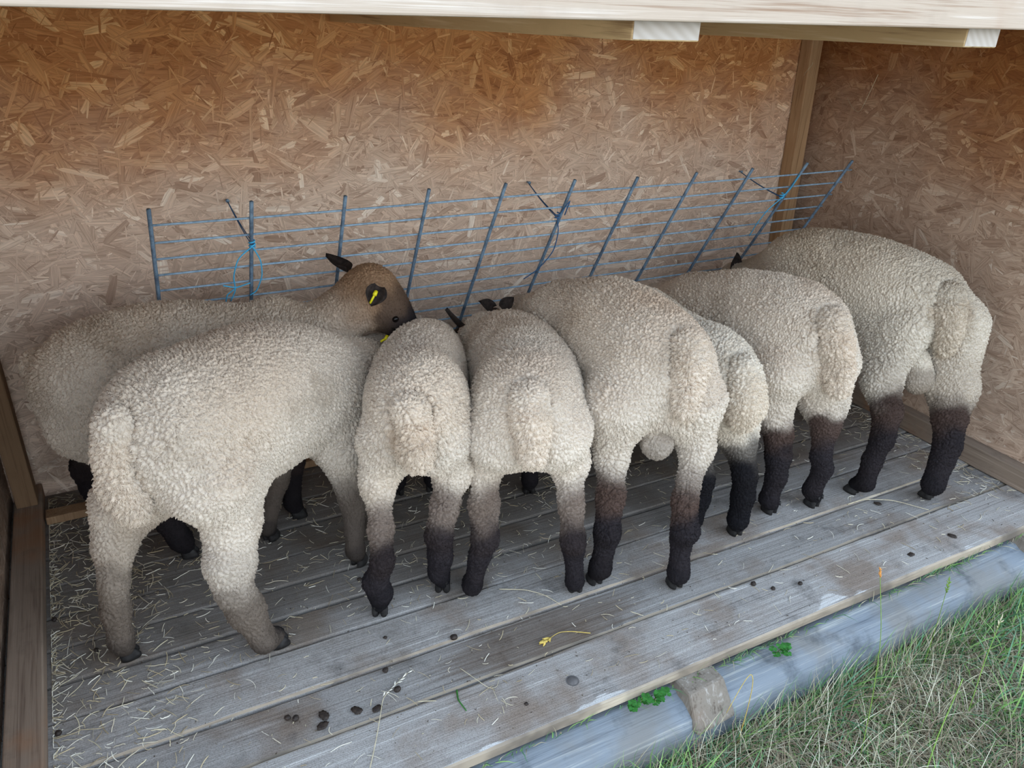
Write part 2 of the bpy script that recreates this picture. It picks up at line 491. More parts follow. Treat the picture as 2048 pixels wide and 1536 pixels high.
def rafter(x0, x1, zb, lab):
    mb = MB(); ye = 1.46; s = .031
    mb.hexa([(x0, -.05, zb), (x1, -.05, zb), (x1, ye, zb - s * ye), (x0, ye, zb - s * ye), (x0, -.05, zb + .085), (x1, -.05, zb + .085), (x1, ye, zb + .085 - s * ye), (x0, ye, zb + .085 - s * ye)])
    o = mb.build('rafter', M_rafter, bevel=.002)
    e_ = MB(); e_.box(x0 + .002, x1 - .002, -.0512, -.0495, zb + .002, zb + .083)
    eg = e_.build('sawn_end', M_endgrain, o); eg['label'] = 'pale sawn end grain'
    return tag(o, lab, 'rafter')


rafter(.732, .856, 1.446, 'wide timber rafter with bright sawn end under the middle of the fascia')
rafter(1.482, 1.578, 1.446, 'timber rafter with sawn end under the right end of the fascia')

# ------------------------------------------------------------------ timber log and joist ends outside
def log():
    rg = np.random.default_rng(3)
    n, m = 120, 28
    xs = np.linspace(-1.2, 3.6, n)
    V = []; F = []
    ph = rg.uniform(0, 6.28, 4)
    for i, x in enumerate(xs):
        for j in range(m):
            a = 2 * math.pi * j / m
            r = .094 + .004 * math.sin(x * 2.1 + ph[0] + math.cos(a)) + .002 * math.sin(x * 9 + 3 * a + ph[1])
            if math.sin(a) > .8: r -= .004
            r += .003 * math.sin(5 * a + 2 * math.sin(x * .9)) + .0022 * math.sin(14 * a + ph[2] + .4 * math.sin(x * 3))
            V.append((x, .004 - .012 * (x - 1) * 0.3 + r * math.cos(a), -.150 + r * math.sin(a)))
    for i in range(n - 1):
        for j in range(m):
            F.append([i * m + j, i * m + (j + 1) % m, (i + 1) * m + (j + 1) % m, (i + 1) * m + j])
    F.append(list(range(m))); F.append([(n - 1) * m + j for j in range(m)][::-1])
    o = mesh_obj('timber_log', V, F, M_log, None, True, {'rnd': ('FLOAT', 'POINT', [0.5] * len(V))})
    return tag(o, 'long weathered grey log under the front edge of the plank floor', 'log')


log()
for (x0, x1, lab) in ((1.10, 1.235, 'rough joist end on the grey log below the middle of the floor edge'), (2.52, 2.66, 'brown joist end on the grey log at the right edge of the picture')):
    mb = MB(); mb.hexa([(x0, -.108, -.115), (x1, -.098, -.115), (x1, .4, -.115), (x0, .4, -.115), (x0 + .01, -.050, -.03), (x1 - .01, -.044, -.03), (x1, .4, -.03), (x0, .4, -.03)])
    tag(mb.build('floor_joist', M_joist, bevel=.008), lab, 'joist')

# ground
gx, gy = np.meshgrid(np.linspace(-6, 9, 60), np.linspace(-9, 2.5, 50), indexing='ij')
rg = np.random.default_rng(1)
gz = GZ + .006 * np.sin(gx * 5 + gy * 3) + .006 * np.sin(gy * 7 - gx * 2)
V = np.stack([gx, gy, gz], -1).reshape(-1, 3)
idx = np.arange(60 * 50).reshape(60, 50)
Q = np.stack([idx[:-1, :-1], idx[1:, :-1], idx[1:, 1:], idx[:-1, 1:]], -1).reshape(-1, 4)
tag(big_mesh('ground', V, Q, M_ground), 'bare soil and thatch under the meadow grass', None, None, 'structure')

# ------------------------------------------------------------------ hay rack (sloping galvanised wire panel)
SL = math.sin(math.radians(25.17)); CL = math.cos(math.radians(25.17))


def rk(x, s, off=0.0):
    """point on the rack: s metres down the slope from its top; off toward the animals"""
    return np.array([x, 1.117 + SL * s - CL * off, .959 - CL * s - SL * off])


rack = empty('hay_rack', (1.4, 1.3, .5), 'sloping galvanised wire hay rack across the back wall', 'hay rack')


def rpart(name, pts, r, mat, n=8, **kw):
    mb = MB(); mb.tube([p - np.array([1.4, 1.3, .5]) for p in pts], r, n)
    return mb.build(name, mat, rack, True, **kw)


UX = [0.140, 0.392, 0.648, 0.899, 1.152, 1.404, 1.655, 1.908, 2.168, 2.438, 2.686]
rr = random.Random(4)
for i, x in enumerate(UX):
    dx = [-.002, -.002, .0, -.004, -.027, -.03, -.03, -.042, -.046, -.06, -.05][i]
    a = -.016 + rr.uniform(-.004, .01)
    rpart('upright_bar', [rk(x + dx * (s / .48) * .9, s, .004) for s in np.linspace(a, .74, 6)], .0056, M_bar)
for j in range(12):
    s = .040 + .0585 * j
    xr = 2.728 - .011 * j - (.02 if j > 4 else 0)
    pts = []
    for t in np.linspace(0, 1, 34):
        x = .136 + (xr - .136) * t
        pts.append(rk(x, s + (.0018 * math.sin(x * 4 + j) if j < 2 else .0006 * math.sin(x * 5 + j)), -.003))
    rpart('wire', pts, .0031, M_wire, 6)

# blue twine ties
def twine(anchor, node, loops, lab, m1, m2):
    root = empty('twine_tie', tuple(anchor), lab, 'twine', 'blue twine ties holding the hay rack')
    A = np.array(anchor)
    n0 = np.array(node)
    mb = MB()
    for d in (0, .006):
        pts = [np.array(anchor) * (1 - t) + (n0 + np.array([d, 0, 0])) * t + np.array([0, 0, -.006 * math.sin(t * math.pi)]) - A for t in np.linspace(0, 1, 8)]
        mb.tube(pts, .0016, 6)
    mb.build('tie_line', m2, root, True)
    mb = MB()
    a = np.linspace(0, 2 * math.pi * 2.2, 30)
    mb.tube([np.array([.008 * math.cos(q), .008 * math.sin(q), -.004 + .0007 * i]) for i, q in enumerate(a)], .0022, 6)
    kn = mb.build('knot', m1, root, True); kn.location = n0 - A
    mb = MB()
    for lp in loops:
        lp = np.array(lp) - A
        t = np.linspace(0, 1, 24)
        kk = np.linspace(0, 1, len(lp))
        # catmull-like smoothing
        P = np.stack([np.interp(t, kk, lp[:, c_]) for c_ in range(3)], 1)
        for _ in range(3):
            P[1:-1] = (P[:-2] + 2 * P[1:-1] + P[2:]) / 4
        mb.tube(P, .0019, 6)
    mb.build('loose_end', m1, root, True)
    nb = MB()
    nb.tube([(0, -.012, 0), (0, .02, 0)], .003, 8); nb.tube([(0, -.014, 0), (0, -.012, 0)], .006, 8)
    nb.build('nail', M_bar, root, True)
    return root


# ------------------------------------------------------------------ sheep
# FLESH-BEGIN
WOOL = np.array(srgb(212, 199, 185)); WOOLG = np.array(srgb(206, 195, 181)); TAN = np.array(srgb(180, 156, 130))
BROWN = np.array(srgb(88, 70, 62)); DARK = np.array(srgb(41, 37, 40)); BLACK = np.array(srgb(22, 21, 24))
HEADB = np.array(srgb(150, 122, 98)); GREYB = np.array(srgb(112, 100, 90))


def fractal(P, freq, seed, oct=3):
    """cheap smooth 3d noise from summed sines"""
    rg = np.random.default_rng(seed)
    out = np.zeros(len(P), np.float32); amp = 1.0; tot = 0
    for o_ in range(oct):
        for _ in range(5):
            d = rg.normal(size=3); d /= np.linalg.norm(d)
            out += amp * np.sin(P @ (d * freq * rg.uniform(.7, 1.4)) + rg.uniform(0, 6.28)).astype(np.float32)
        tot += amp * 2.2; amp *= .5; freq *= 2.1
    return out / tot


class Flesh:
    """blobs -> one continuous skin, with colour / wool length carried along"""
    def __init__(s):
        s.pr = []

    def cone(s, a, b, ra, rb, ca, cb=None, la=.013, lb=None, k=.022, grp=0):
        s.pr.append(('c', np.array(a, float), np.array(b, float), ra, rb, np.array(ca), np.array(ca if cb is None else cb), la, la if lb is None else lb, k, grp))

    def ell(s, c, r, R, ca, la=.013, k=.03, grp=0):
        s.pr.append(('e', np.array(c, float), np.array(r, float), R, None, np.array(ca), np.array(ca), la, la, k, grp))

    def eval(s, P, full=False):
        """P (n,3). smooth union in groups; group 0 wide blend, others tight. returns d, colour, length"""
        n = len(P)
        ds = {}; W = np.zeros(n, np.float32) + 1e-9; C = np.zeros((n, 3), np.float32); Ln = np.zeros(n, np.float32)
        acc = {}
        for q in s.pr:
            if q[0] == 'c':
                _, a, b, ra, rb, ca, cb, la, lb, k_, g = q
                ab = b - a; L2 = ab @ ab
                t = np.clip((P - a) @ ab / L2, 0, 1)
                d = np.linalg.norm(P - (a + t[:, None] * ab), axis=1) - (ra + (rb - ra) * t)
            else:
                _, c_, r, R, _, ca, cb, la, lb, k_, g = q
                Q_ = (P - c_) @ R
                k0 = np.linalg.norm(Q_ / r, axis=1); k1 = np.linalg.norm(Q_ / (r * r), axis=1) + 1e-9
                d = k0 * (k0 - 1) / k1; t = np.zeros(n)
            acc.setdefault((g, k_), np.zeros(n) + 1e-30)
            acc[(g, k_)] += np.exp(-np.clip(d / k_, -40, 60))
            if full:
                w = np.exp(-np.clip(d / .008, -40, 60))
                ts = t * t * (3 - 2 * t); W += w; C += w[:, None] * (ca + (cb - ca) * ts[:, None]); Ln += w * (la + (lb - la) * t)
        groups = {}
        for (g, k_), v in acc.items():
            groups.setdefault(g, []).append(-k_ * np.log(v))
        dg = []
        for v in groups.values():
            q = v[0]
            for w_ in v[1:]:
                hh = np.clip(.5 + .5 * (w_ - q) / .045, 0, 1)
                q = w_ * (1 - hh) + q * hh - .045 * hh * (1 - hh)
            dg.append(q)
        if 0 in groups and 1 in groups:      # the wool parts round the tail
            gi = list(groups).index(0); ti = list(groups).index(1)
            dg[gi] = np.maximum(dg[gi], -(dg[ti] - .013))
        kk = .0025
        out = -kk * np.log(sum(np.exp(-np.clip(v / kk, -60, 60)) for v in dg))
        if full:
            return out, C / W[:, None], Ln / W
        return out

    def skin(s, h=.008):
        lo = np.array([1e9] * 3); hi = -lo
        for q in s.pr:
            if q[0] == 'c':
                for p, r in ((q[1], q[3]), (q[2], q[4])):
                    lo = np.minimum(lo, p - r - .04); hi = np.maximum(hi, p + r + .04)
            else:
                m = max(q[2]); lo = np.minimum(lo, q[1] - m - .04); hi = np.maximum(hi, q[1] + m + .04)
        N = np.ceil((hi - lo) / h).astype(int) + 1
        # coarse pass to skip empty space
        hc = h * 4; Nc = np.ceil((hi - lo) / hc).astype(int) + 2
        g = np.stack(np.meshgrid(*[lo[i] + hc * np.arange(Nc[i]) for i in range(3)], indexing='ij'), -1).reshape(-1, 3)
        dc = s.eval(g).reshape(Nc)
        D = np.repeat(np.repeat(np.repeat(dc, 4, 0), 4, 1), 4, 2)[:N[0], :N[1], :N[2]].astype(np.float32).copy()
        near = np.abs(D) < hc * 2.6
        ii = np.argwhere(near)
        D[near] = s.eval(lo + ii * h)
        # surface nets
        S = D < 0
        c = [S[i:N[0] - 1 + i, j:N[1] - 1 + j, k_:N[2] - 1 + k_] for i in (0, 1) for j in (0, 1) for k_ in (0, 1)]
        cnt = sum(x.astype(np.int8) for x in c)
        act = (cnt > 0) & (cnt < 8)
        cells = np.argwhere(act)
        vid = np.full(act.shape, -1, np.int64); vid[act] = np.arange(len(cells))
        corner = lambda o_: D[cells[:, 0] + o_[0], cells[:, 1] + o_[1], cells[:, 2] + o_[2]]
        cs = [(i, j, k_) for i in (0, 1) for j in (0, 1) for k_ in (0, 1)]
        vals = {o_: corner(o_) for o_ in cs}
        acc = np.zeros((len(cells), 3)); num = np.zeros(len(cells))
        for a in cs:
            for ax in range(3):
                if a[ax] == 0:
                    b = list(a); b[ax] = 1; b = tuple(b)
                    va, vb = vals[a], vals[b]; m = (va < 0) != (vb < 0)
                    t = np.where(m, va / (va - vb + 1e-12), 0)
                    p = np.array(a, float)[None, :].repeat(len(cells), 0); p[:, ax] = t
                    acc[m] += p[m]; num[m] += 1
        V = lo + (cells + acc / num[:, None]) * h
        quads = []
        for ax in range(3):
            sl0 = [slice(None)] * 3; sl1 = [slice(None)] * 3
            sl0[ax] = slice(0, -1); sl1[ax] = slice(1, None)
            s0, s1 = S[tuple(sl0)], S[tuple(sl1)]
            e_ = np.argwhere(s0 != s1)
            u, v = [(1, 2), (2, 0), (0, 1)][ax]
            e_ = e_[(e_[:, u] > 0) & (e_[:, v] > 0) & (e_[:, u] < N[u] - 1) & (e_[:, v] < N[v] - 1)]
            fl = s0[e_[:, 0], e_[:, 1], e_[:, 2]]
            def cid(du, dv):
                q = e_.copy(); q[:, u] -= du; q[:, v] -= dv
                return vid[q[:, 0], q[:, 1], q[:, 2]]
            Q = np.stack([cid(1, 1), cid(0, 1), cid(0, 0), cid(1, 0)], 1)
            Q[~fl] = Q[~fl][:, ::-1]
            quads.append(Q)
        Q = np.concatenate(quads)
        Q = Q[(Q >= 0).all(1)]
        return V, Q

    def grad(s, P, e=.004):
        G = np.stack([s.eval(P + np.eye(3)[i] * e) - s.eval(P - np.eye(3)[i] * e) for i in range(3)], 1)
        return G / (np.linalg.norm(G, axis=1)[:, None] + 1e-9)


# FLESH-END


def cells(P, size, seed, stretch=None):
    """cellular pattern: distance to nearest and second nearest jittered point; returns f1, f2, vector to nearest"""
    X = (P / size).astype(np.float64)
    base = np.floor(X).astype(np.int64)
    f1 = np.full(len(P), 9.0); f2 = np.full(len(P), 9.0); v1 = np.zeros((len(P), 3)); idn = np.zeros(len(P))
    for i in (-1, 0, 1):
        for j in (-1, 0, 1):
            for k_ in (-1, 0, 1):
                c = base + np.array([i, j, k_])
                h = (c[:, 0] * 73856093) ^ (c[:, 1] * 19349663) ^ (c[:, 2] * 83492791) ^ seed * 7919
                h = (h ^ (h >> 13)) * 1274126177 & 0x7fffffff
                jx = (h & 1023) / 1023.; jy = ((h >> 10) & 1023) / 1023.; jz = ((h >> 20) & 1023) / 1023.
                d = np.stack([c[:, 0] + jx, c[:, 1] + jy, c[:, 2] + jz], 1) - X
                r = np.sqrt((d * d).sum(1))
                m = r < f1
                f2 = np.where(m, f1, np.minimum(f2, r))
                v1[m] = d[m]; idn[m] = (h[m] % 997) / 997.
                f1 = np.where(m, r, f1)
    return f1, f2, v1 * size, idn


def wool_space(P, R, seed, S):
    """coordinates in which the crimp cells are laid out: warped, and short along the body"""
    w = np.stack([fractal(P, 34, seed + i, 2) for i in range(3)], 1) * .007
    w += np.stack([fractal(P, 11, seed + 9 + i, 2) for i in range(3)], 1) * .012
    B = (P + w) @ R
    return B * np.array([1.35, 1.0, .82])


def J_hip(S):
    return S['hip'][2]


def pelt(V, Q, flesh, R, S):
    """fine skin with the wool's nubs and parting cracks as real relief, plus short crimped fibres"""
    seed = S['seed']; rg = np.random.default_rng(seed)
    me = bpy.data.meshes.new('tmp'); o = bpy.data.objects.new('tmp', me)
    n_ = Q.shape[1]
    me.vertices.add(len(V)); me.vertices.foreach_set('co', V.astype(np.float32).ravel())
    me.loops.add(Q.size); me.loops.foreach_set('vertex_index', Q.astype(np.int32).ravel())
    me.polygons.add(len(Q)); me.polygons.foreach_set('loop_start', np.arange(0, Q.size, n_, dtype=np.int32))
    me.update(calc_edges=True)
    COL.objects.link(o)
    m = o.modifiers.new('s', 'SUBSURF'); m.levels = 2; m.render_levels = 2
    dg = bpy.context.evaluated_depsgraph_get()
    fine = bpy.data.meshes.new_from_object(o.evaluated_get(dg))
    bpy.data.objects.remove(o); bpy.data.meshes.remove(me)
    nv = len(fine.vertices)
    P = np.empty(nv * 3, np.float32); fine.vertices.foreach_get('co', P); P = P.reshape(-1, 3).astype(float)
    N = np.empty(nv * 3, np.float32); fine.vertex_normals.foreach_get('vector', N); N = N.reshape(-1, 3).astype(float)
    wob = np.stack([fractal(P, 55, seed + 50 + i, 2) for i in range(3)], 1) * .020
    _, C, L = flesh.eval(P + wob, True)
    ws = wool_space(P, R, seed, S)
    lk = np.clip((L - .003) / .011, 0, 1.3)
    f1, f2, v1, idn = cells(ws, S.get('cell', .0095), seed)
    e1 = np.clip((f2 - f1) / .42, 0, 1); nub = e1 * (2 - e1)
    g1, g2, _, _ = cells(ws * np.array([1.5, 1, .8]) + 3.1, .034, seed + 3)
    e2 = np.clip((g2 - g1) / .07, 0, 1)
    crack = np.clip(fractal(P, 12, seed + 21) * 1.6 + .45, 0, 1)      # cracks open only here and there
    h = L * .36 + lk * (.0066 * nub * (.70 + .6 * idn) + .0095 * (e2 - 1) * crack + .0016 * fractal(P, 60, seed + 2, 2))
    P2 = P + N * h[:, None]
    fine.vertices.foreach_set('co', P2.astype(np.float32).ravel())
    fine.update()
    fine.polygons.foreach_set('use_smooth', np.ones(len(fine.polygons), bool))
    stain = np.clip(fractal(P, 9, seed + 5) * 1.1, 0, 1)[:, None]
    Cc = C * (1 - .30 * stain) + C * np.array([.90, .78, .66]) * .30 * stain
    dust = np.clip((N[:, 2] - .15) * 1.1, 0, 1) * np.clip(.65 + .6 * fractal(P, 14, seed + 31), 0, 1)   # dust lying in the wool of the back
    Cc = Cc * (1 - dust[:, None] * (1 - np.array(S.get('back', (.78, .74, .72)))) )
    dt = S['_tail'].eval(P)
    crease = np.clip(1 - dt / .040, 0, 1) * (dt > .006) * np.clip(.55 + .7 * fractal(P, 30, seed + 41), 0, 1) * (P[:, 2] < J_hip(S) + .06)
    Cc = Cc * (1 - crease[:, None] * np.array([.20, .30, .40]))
    dirt = np.clip(fractal(P, 22, seed + 37) * 1.5 - .5, 0, 1)[:, None] * .30
    Cc = Cc * (1 - dirt * np.array([.55, .62, .70]))
    Cv = Cc * (.90 + .12 * idn)[:, None]
    a = fine.attributes.new('col', 'FLOAT_COLOR', 'POINT')
    c4 = np.ones((nv, 4), np.float32); c4[:, :3] = Cv
    a.data.foreach_set('color', c4.ravel())
    fine.name = 'sheep'
    body = bpy.data.objects.new('sheep', fine); fine.materials.clear(); fine.materials.append(M_skin); COL.objects.link(body)
    # fibres
    ql = np.empty(len(fine.loops), np.int32); fine.loops.foreach_get('vertex_index', ql); ql = ql.reshape(-1, 4)
    A, B, Cq, D = [P2[ql[:, i]] for i in range(4)]
    ar = .5 * np.linalg.norm(np.cross(Cq - A, D - B), axis=1)
    fm = np.stack([N[ql[:, 0]]]).mean(0)
    toc = np.array([0.5, -1.2, 1.4]) - A; toc /= np.linalg.norm(toc, axis=1)[:, None]
    fc = (fm * toc).sum(1)
    wgt = ar * np.where(fc > -.3, 1.0, .12) * (A[:, 2] > .04)
    n = int(wgt.sum() / (S.get('fib', .0027) ** 2))
    f = rg.choice(len(ql), n, p=wgt / wgt.sum())
    u, v = rg.random((2, n, 1))
    lerp = lambda X: (X[ql[f, 0]] * (1 - u) + X[ql[f, 1]] * u) * (1 - v) + (X[ql[f, 3]] * (1 - u) + X[ql[f, 2]] * u) * v
    p = lerp(P2); nn = lerp(N); cc = lerp(Cc); ll = lerp(L[:, None])[:, 0]; vv = lerp(v1)
    ok = ll > .0016
    p, nn, cc, ll, vv, n = p[ok], nn[ok], cc[ok], ll[ok], vv[ok], int(ok.sum())
    nn /= np.linalg.norm(nn, axis=1)[:, None] + 1e-9
    cell = (vv * np.array([1 / 1.35, 1, 1 / .82])) @ R.T       # toward the middle of the lock
    cell -= (cell * nn).sum(1)[:, None] * nn
    fd = R[:, 0]
    flow = np.array([0, 0, -1.0]) * .6 - fd * .2 + rg.normal(0, .55, (n, 3))
    flow -= (flow * nn).sum(1)[:, None] * nn
    lw = np.clip((ll - .003) / .011, 0, 1.3)
    Lf = (.0030 + .0012 * lw + .006 * np.clip(lw - 1, 0, 1)) * rg.uniform(.6, 1.25, n)
    T1 = np.cross(nn, [0.3, 0.2, 0.9]); T1 /= np.linalg.norm(T1, axis=1)[:, None]; T2 = np.cross(nn, T1)
    ph = rg.uniform(0, 6.28, n); K = 4; pts = []
    for i in range(K):
        t = i / (K - 1)
        amp = .0009 * t * lw
        q = p - nn * .0012 + nn * (Lf * t * (1 - .25 * t))[:, None] + flow * (Lf * .50 * t * t)[:, None] + cell * (.55 * t * t)
        q = q + T1 * (np.cos(ph + 4 * t) * amp)[:, None] + T2 * (np.sin(ph + 4 * t) * amp)[:, None]
        pts.append(q)
    rad = np.array([.62, .60, .50, .22]) * .001
    Rr = rad[None] * (.62 + .5 * np.minimum(lw, 1))[:, None] * rg.uniform(.75, 1.25, (n, 1))
    Cf = cc * rg.uniform(.90, 1.12, (n, 1)) * 1.04
    curves_obj('fleece', np.stack(pts, 1), Rr, np.clip(Cf, 0, .95), M_wool, body)
    return body


def hoof(parent, foot, fdir, s=1.0, tilt=0.0):
    """cloven hoof: two claws and dewclaws behind"""
    f = np.array([fdir[0], fdir[1], 0.0]); f /= np.linalg.norm(f); l = np.array([-f[1], f[0], 0])
    V = []; F = []
    for sd in (-1, 1):
        b = len(V)
        rings = [(0.0, .0, 1.0), (.012, .0, 1.0), (.030, -.006, .86), (.046, -.012, .66), (.055, -.016, .3)]
        for z, sh, sc in rings:
            for j in range(10):
                a = 2 * math.pi * j / 10
                px = (.028 * math.cos(a) * (1.15 if math.cos(a) > 0 else .85)) * sc * s + sh * s + .004
                py = .0125 * math.sin(a) * sc * s * (1 - .25 * max(0, math.cos(a)))
                V.append(f * px + l * (py + sd * .0132 * s) + np.array([0, 0, z * s]))
        for i in range(len(rings) - 1):
            for j in range(10):
                F.append([b + i * 10 + j, b + i * 10 + (j + 1) % 10, b + (i + 1) * 10 + (j + 1) % 10, b + (i + 1) * 10 + j])
        F.append([b + j for j in range(10)][::-1]); F.append([b + 40 + j for j in range(10)])
        # dewclaw
        b = len(V)
        c_ = -f * .024 * s + l * sd * .012 * s + np.array([0, 0, .052 * s])
        for i, (z, sc) in enumerate(((-.007, .3), (-.002, 1), (.006, .8))):
            for j in range(6):
                a = 2 * math.pi * j / 6
                V.append(c_ + (f * math.cos(a) + l * math.sin(a)) * .006 * sc * s + np.array([0, 0, z]) - f * .004 * (i == 0))
        for i in range(2):
            for j in range(6):
                F.append([b + i * 6 + j, b + i * 6 + (j + 1) % 6, b + (i + 1) * 6 + (j + 1) % 6, b + (i + 1) * 6 + j])
        F.append([b + j for j in range(6)][::-1]); F.append([b + 12 + j for j in range(6)])
    V = np.array(V) + np.array([foot[0], foot[1], 0.0025])
    return mesh_obj('hoof', V, F, M_hoof, parent, True)


def ear(parent, base, tip, width, up, name='ear'):
    """leaf-shaped cupped ear with thickness"""
    base = np.array(base, float); tip = np.array(tip, float)
    ax = tip - base; L = np.linalg.norm(ax); ax /= L
    up = np.array(up, float); up -= ax * (up @ ax); up /= np.linalg.norm(up); sd = np.cross(ax, up)
    n, m = 12, 7
    V = []; F = []
    for lay in (0, 1):
        for i in range(n):
            t = i / (n - 1)
            w = width * (math.sin(math.pi * min(1, (t * .92 + .08)) ** .8) ** .8) * (1 if t < .97 else .6)
            for j in range(m):
                q = (j / (m - 1) - .5) * 2
                cup = .45 * width * (q * q) * (1 - .5 * t)
                p = base + ax * (t * L) + sd * q * w * .5 + up * (cup + (.0035 if lay else 0) * (1 - .6 * abs(q)) - .02 * L * math.sin(t * math.pi))
                V.append(p)
    g = lambda lay, i, j: lay * n * m + i * m + j
    for i in range(n - 1):
        for j in range(m - 1):
            F.append([g(0, i, j), g(0, i, j + 1), g(0, i + 1, j + 1), g(0, i + 1, j)])
            F.append([g(1, i, j), g(1, i + 1, j), g(1, i + 1, j + 1), g(1, i, j + 1)])
    for i in range(n - 1):
        F.append([g(0, i, 0), g(0, i + 1, 0), g(1, i + 1, 0), g(1, i, 0)])
        F.append([g(0, i, m - 1), g(1, i, m - 1), g(1, i + 1, m - 1), g(0, i + 1, m - 1)])
    for j in range(m - 1):
        F.append([g(0, 0, j), g(1, 0, j), g(1, 0, j + 1), g(0, 0, j + 1)])
        F.append([g(0, n - 1, j), g(0, n - 1, j + 1), g(1, n - 1, j + 1), g(1, n - 1, j)])
    return mesh_obj(name, V, F, M_ear, parent, True)


def ico(c, r, name, mat, parent, sub=2):
    import bmesh
    bm = bmesh.new(); bmesh.ops.create_icosphere(bm, subdivisions=sub, radius=r)
    me = bpy.data.meshes.new(name); bm.to_mesh(me); bm.free()
    me.polygons.foreach_set('use_smooth', [True] * len(me.polygons)); me.materials.append(mat)
    o = bpy.data.objects.new(name, me); o.location = c
    return link(o, parent)


# RIG-BEGIN
def defaults(S):
    """resting joints (x, y, z, r) and trunk ellipsoids (x, y, z, rl, rw, rh) of one animal"""
    hip = np.array(S['hip'], float); sh = np.array(S['sh'], float)
    f = sh - hip; f[2] = 0; f /= np.linalg.norm(f); l = np.array([-f[1], f[0], 0]); up = np.array([0, 0, 1.0])
    W = S.get('w', 1.0); ht = S.get('ht', .145); lw = S.get('legw', 1.0)
    J = {}
    mc = (hip + sh) / 2
    J['hip'] = [*hip, .155, .135 * W, ht]
    J['bar'] = [*(mc - up * .012), .25, .140 * W, ht]
    J['sho'] = [*sh, .15, .125 * W, ht * .98]
    J['che'] = [*(sh + f * .09 - up * .05), .11, .10 * W, .12]
    for i, ft in enumerate(S['hf']):
        sd = 1 if i == 0 else -1
        ft = np.array([ft[0], ft[1], 0.0])
        th = hip + l * sd * .070 * W - up * .045 - f * .03
        hipl = ft + (th - ft) * np.array([.45, .45, 0])
        stif = np.array([hipl[0], hipl[1], .345]) + f * .03
        hock = np.array([ft[0] + (th[0] - ft[0]) * .18, ft[1] + (th[1] - ft[1]) * .18, .205]) - f * .028
        fet = ft + up * .060 - f * .012
        a = (hock + stif) / 2
        b = hock + (fet - hock) * .45
        fk = hip + l * sd * .075 * W + f * .075 - up * .075
        for nm, p, r in (('fk', fk, .072 * W), ('th', th, .095 * W), ('st', stif, .058 * lw), ('ga', a, .045 * lw), ('hk', hock, .036 * lw), ('ca', b, .030 * lw), ('fe', fet, .027)):
            J[nm + str(i)] = [*p, r]
    for i, ft in enumerate(S['ff']):
        sd = 1 if i == 0 else -1
        ft = np.array([ft[0], ft[1], 0.0])
        so = sh + l * sd * .062 * W - up * .08 + f * .03
        elb = so * .6 + ft * .4; elb[2] = .36; elb -= f * .01
        kn = so * .25 + ft * .75; kn[2] = .20; kn += f * .008
        fet = ft + up * .055 - f * .01
        for nm, p, r in (('so', so, .075 * W), ('el', elb, .050), ('kn', kn, .032), ('pa', fet, .023)):
            J[nm + str(i)] = [*p, r]
    poll = np.array(S['poll'], float); nose = np.array(S['nose'], float)
    n0 = sh + f * .06 + up * .02
    nm = (n0 + poll) / 2 - up * S.get('ncrv', .01)
    J['n0'] = [*n0, .100 * W]; J['nm'] = [*nm, .085]; J['po'] = [*poll, .066]; J['no'] = [*nose, .030]
    tp = S.get('tp', .0); tz = S.get('tz', .07); tl = S.get('tl', .17)
    J['t0'] = [*(hip - f * .105 + up * tz), .040]
    J['t1'] = [*(hip - f * (.165 - tp) + up * (tz - .05)), .037]
    J['t2'] = [*(hip - f * (.195 - tp) + up * (tz - tl * .7)), .041]
    J['t3'] = [*(hip - f * (.192 - tp) + up * (tz - tl)), .031]
    c_ = (np.array(S['hf'][0]) + np.array(S['hf'][1])) / 2
    J['ram'] = [hip[0] * .5 + c_[0] * .5, hip[1] * .5 + c_[1] * .5, .35, .036, .036, .046]
    return J, R3(f, l, up)


def R3(*c):
    return np.stack(c, 1)


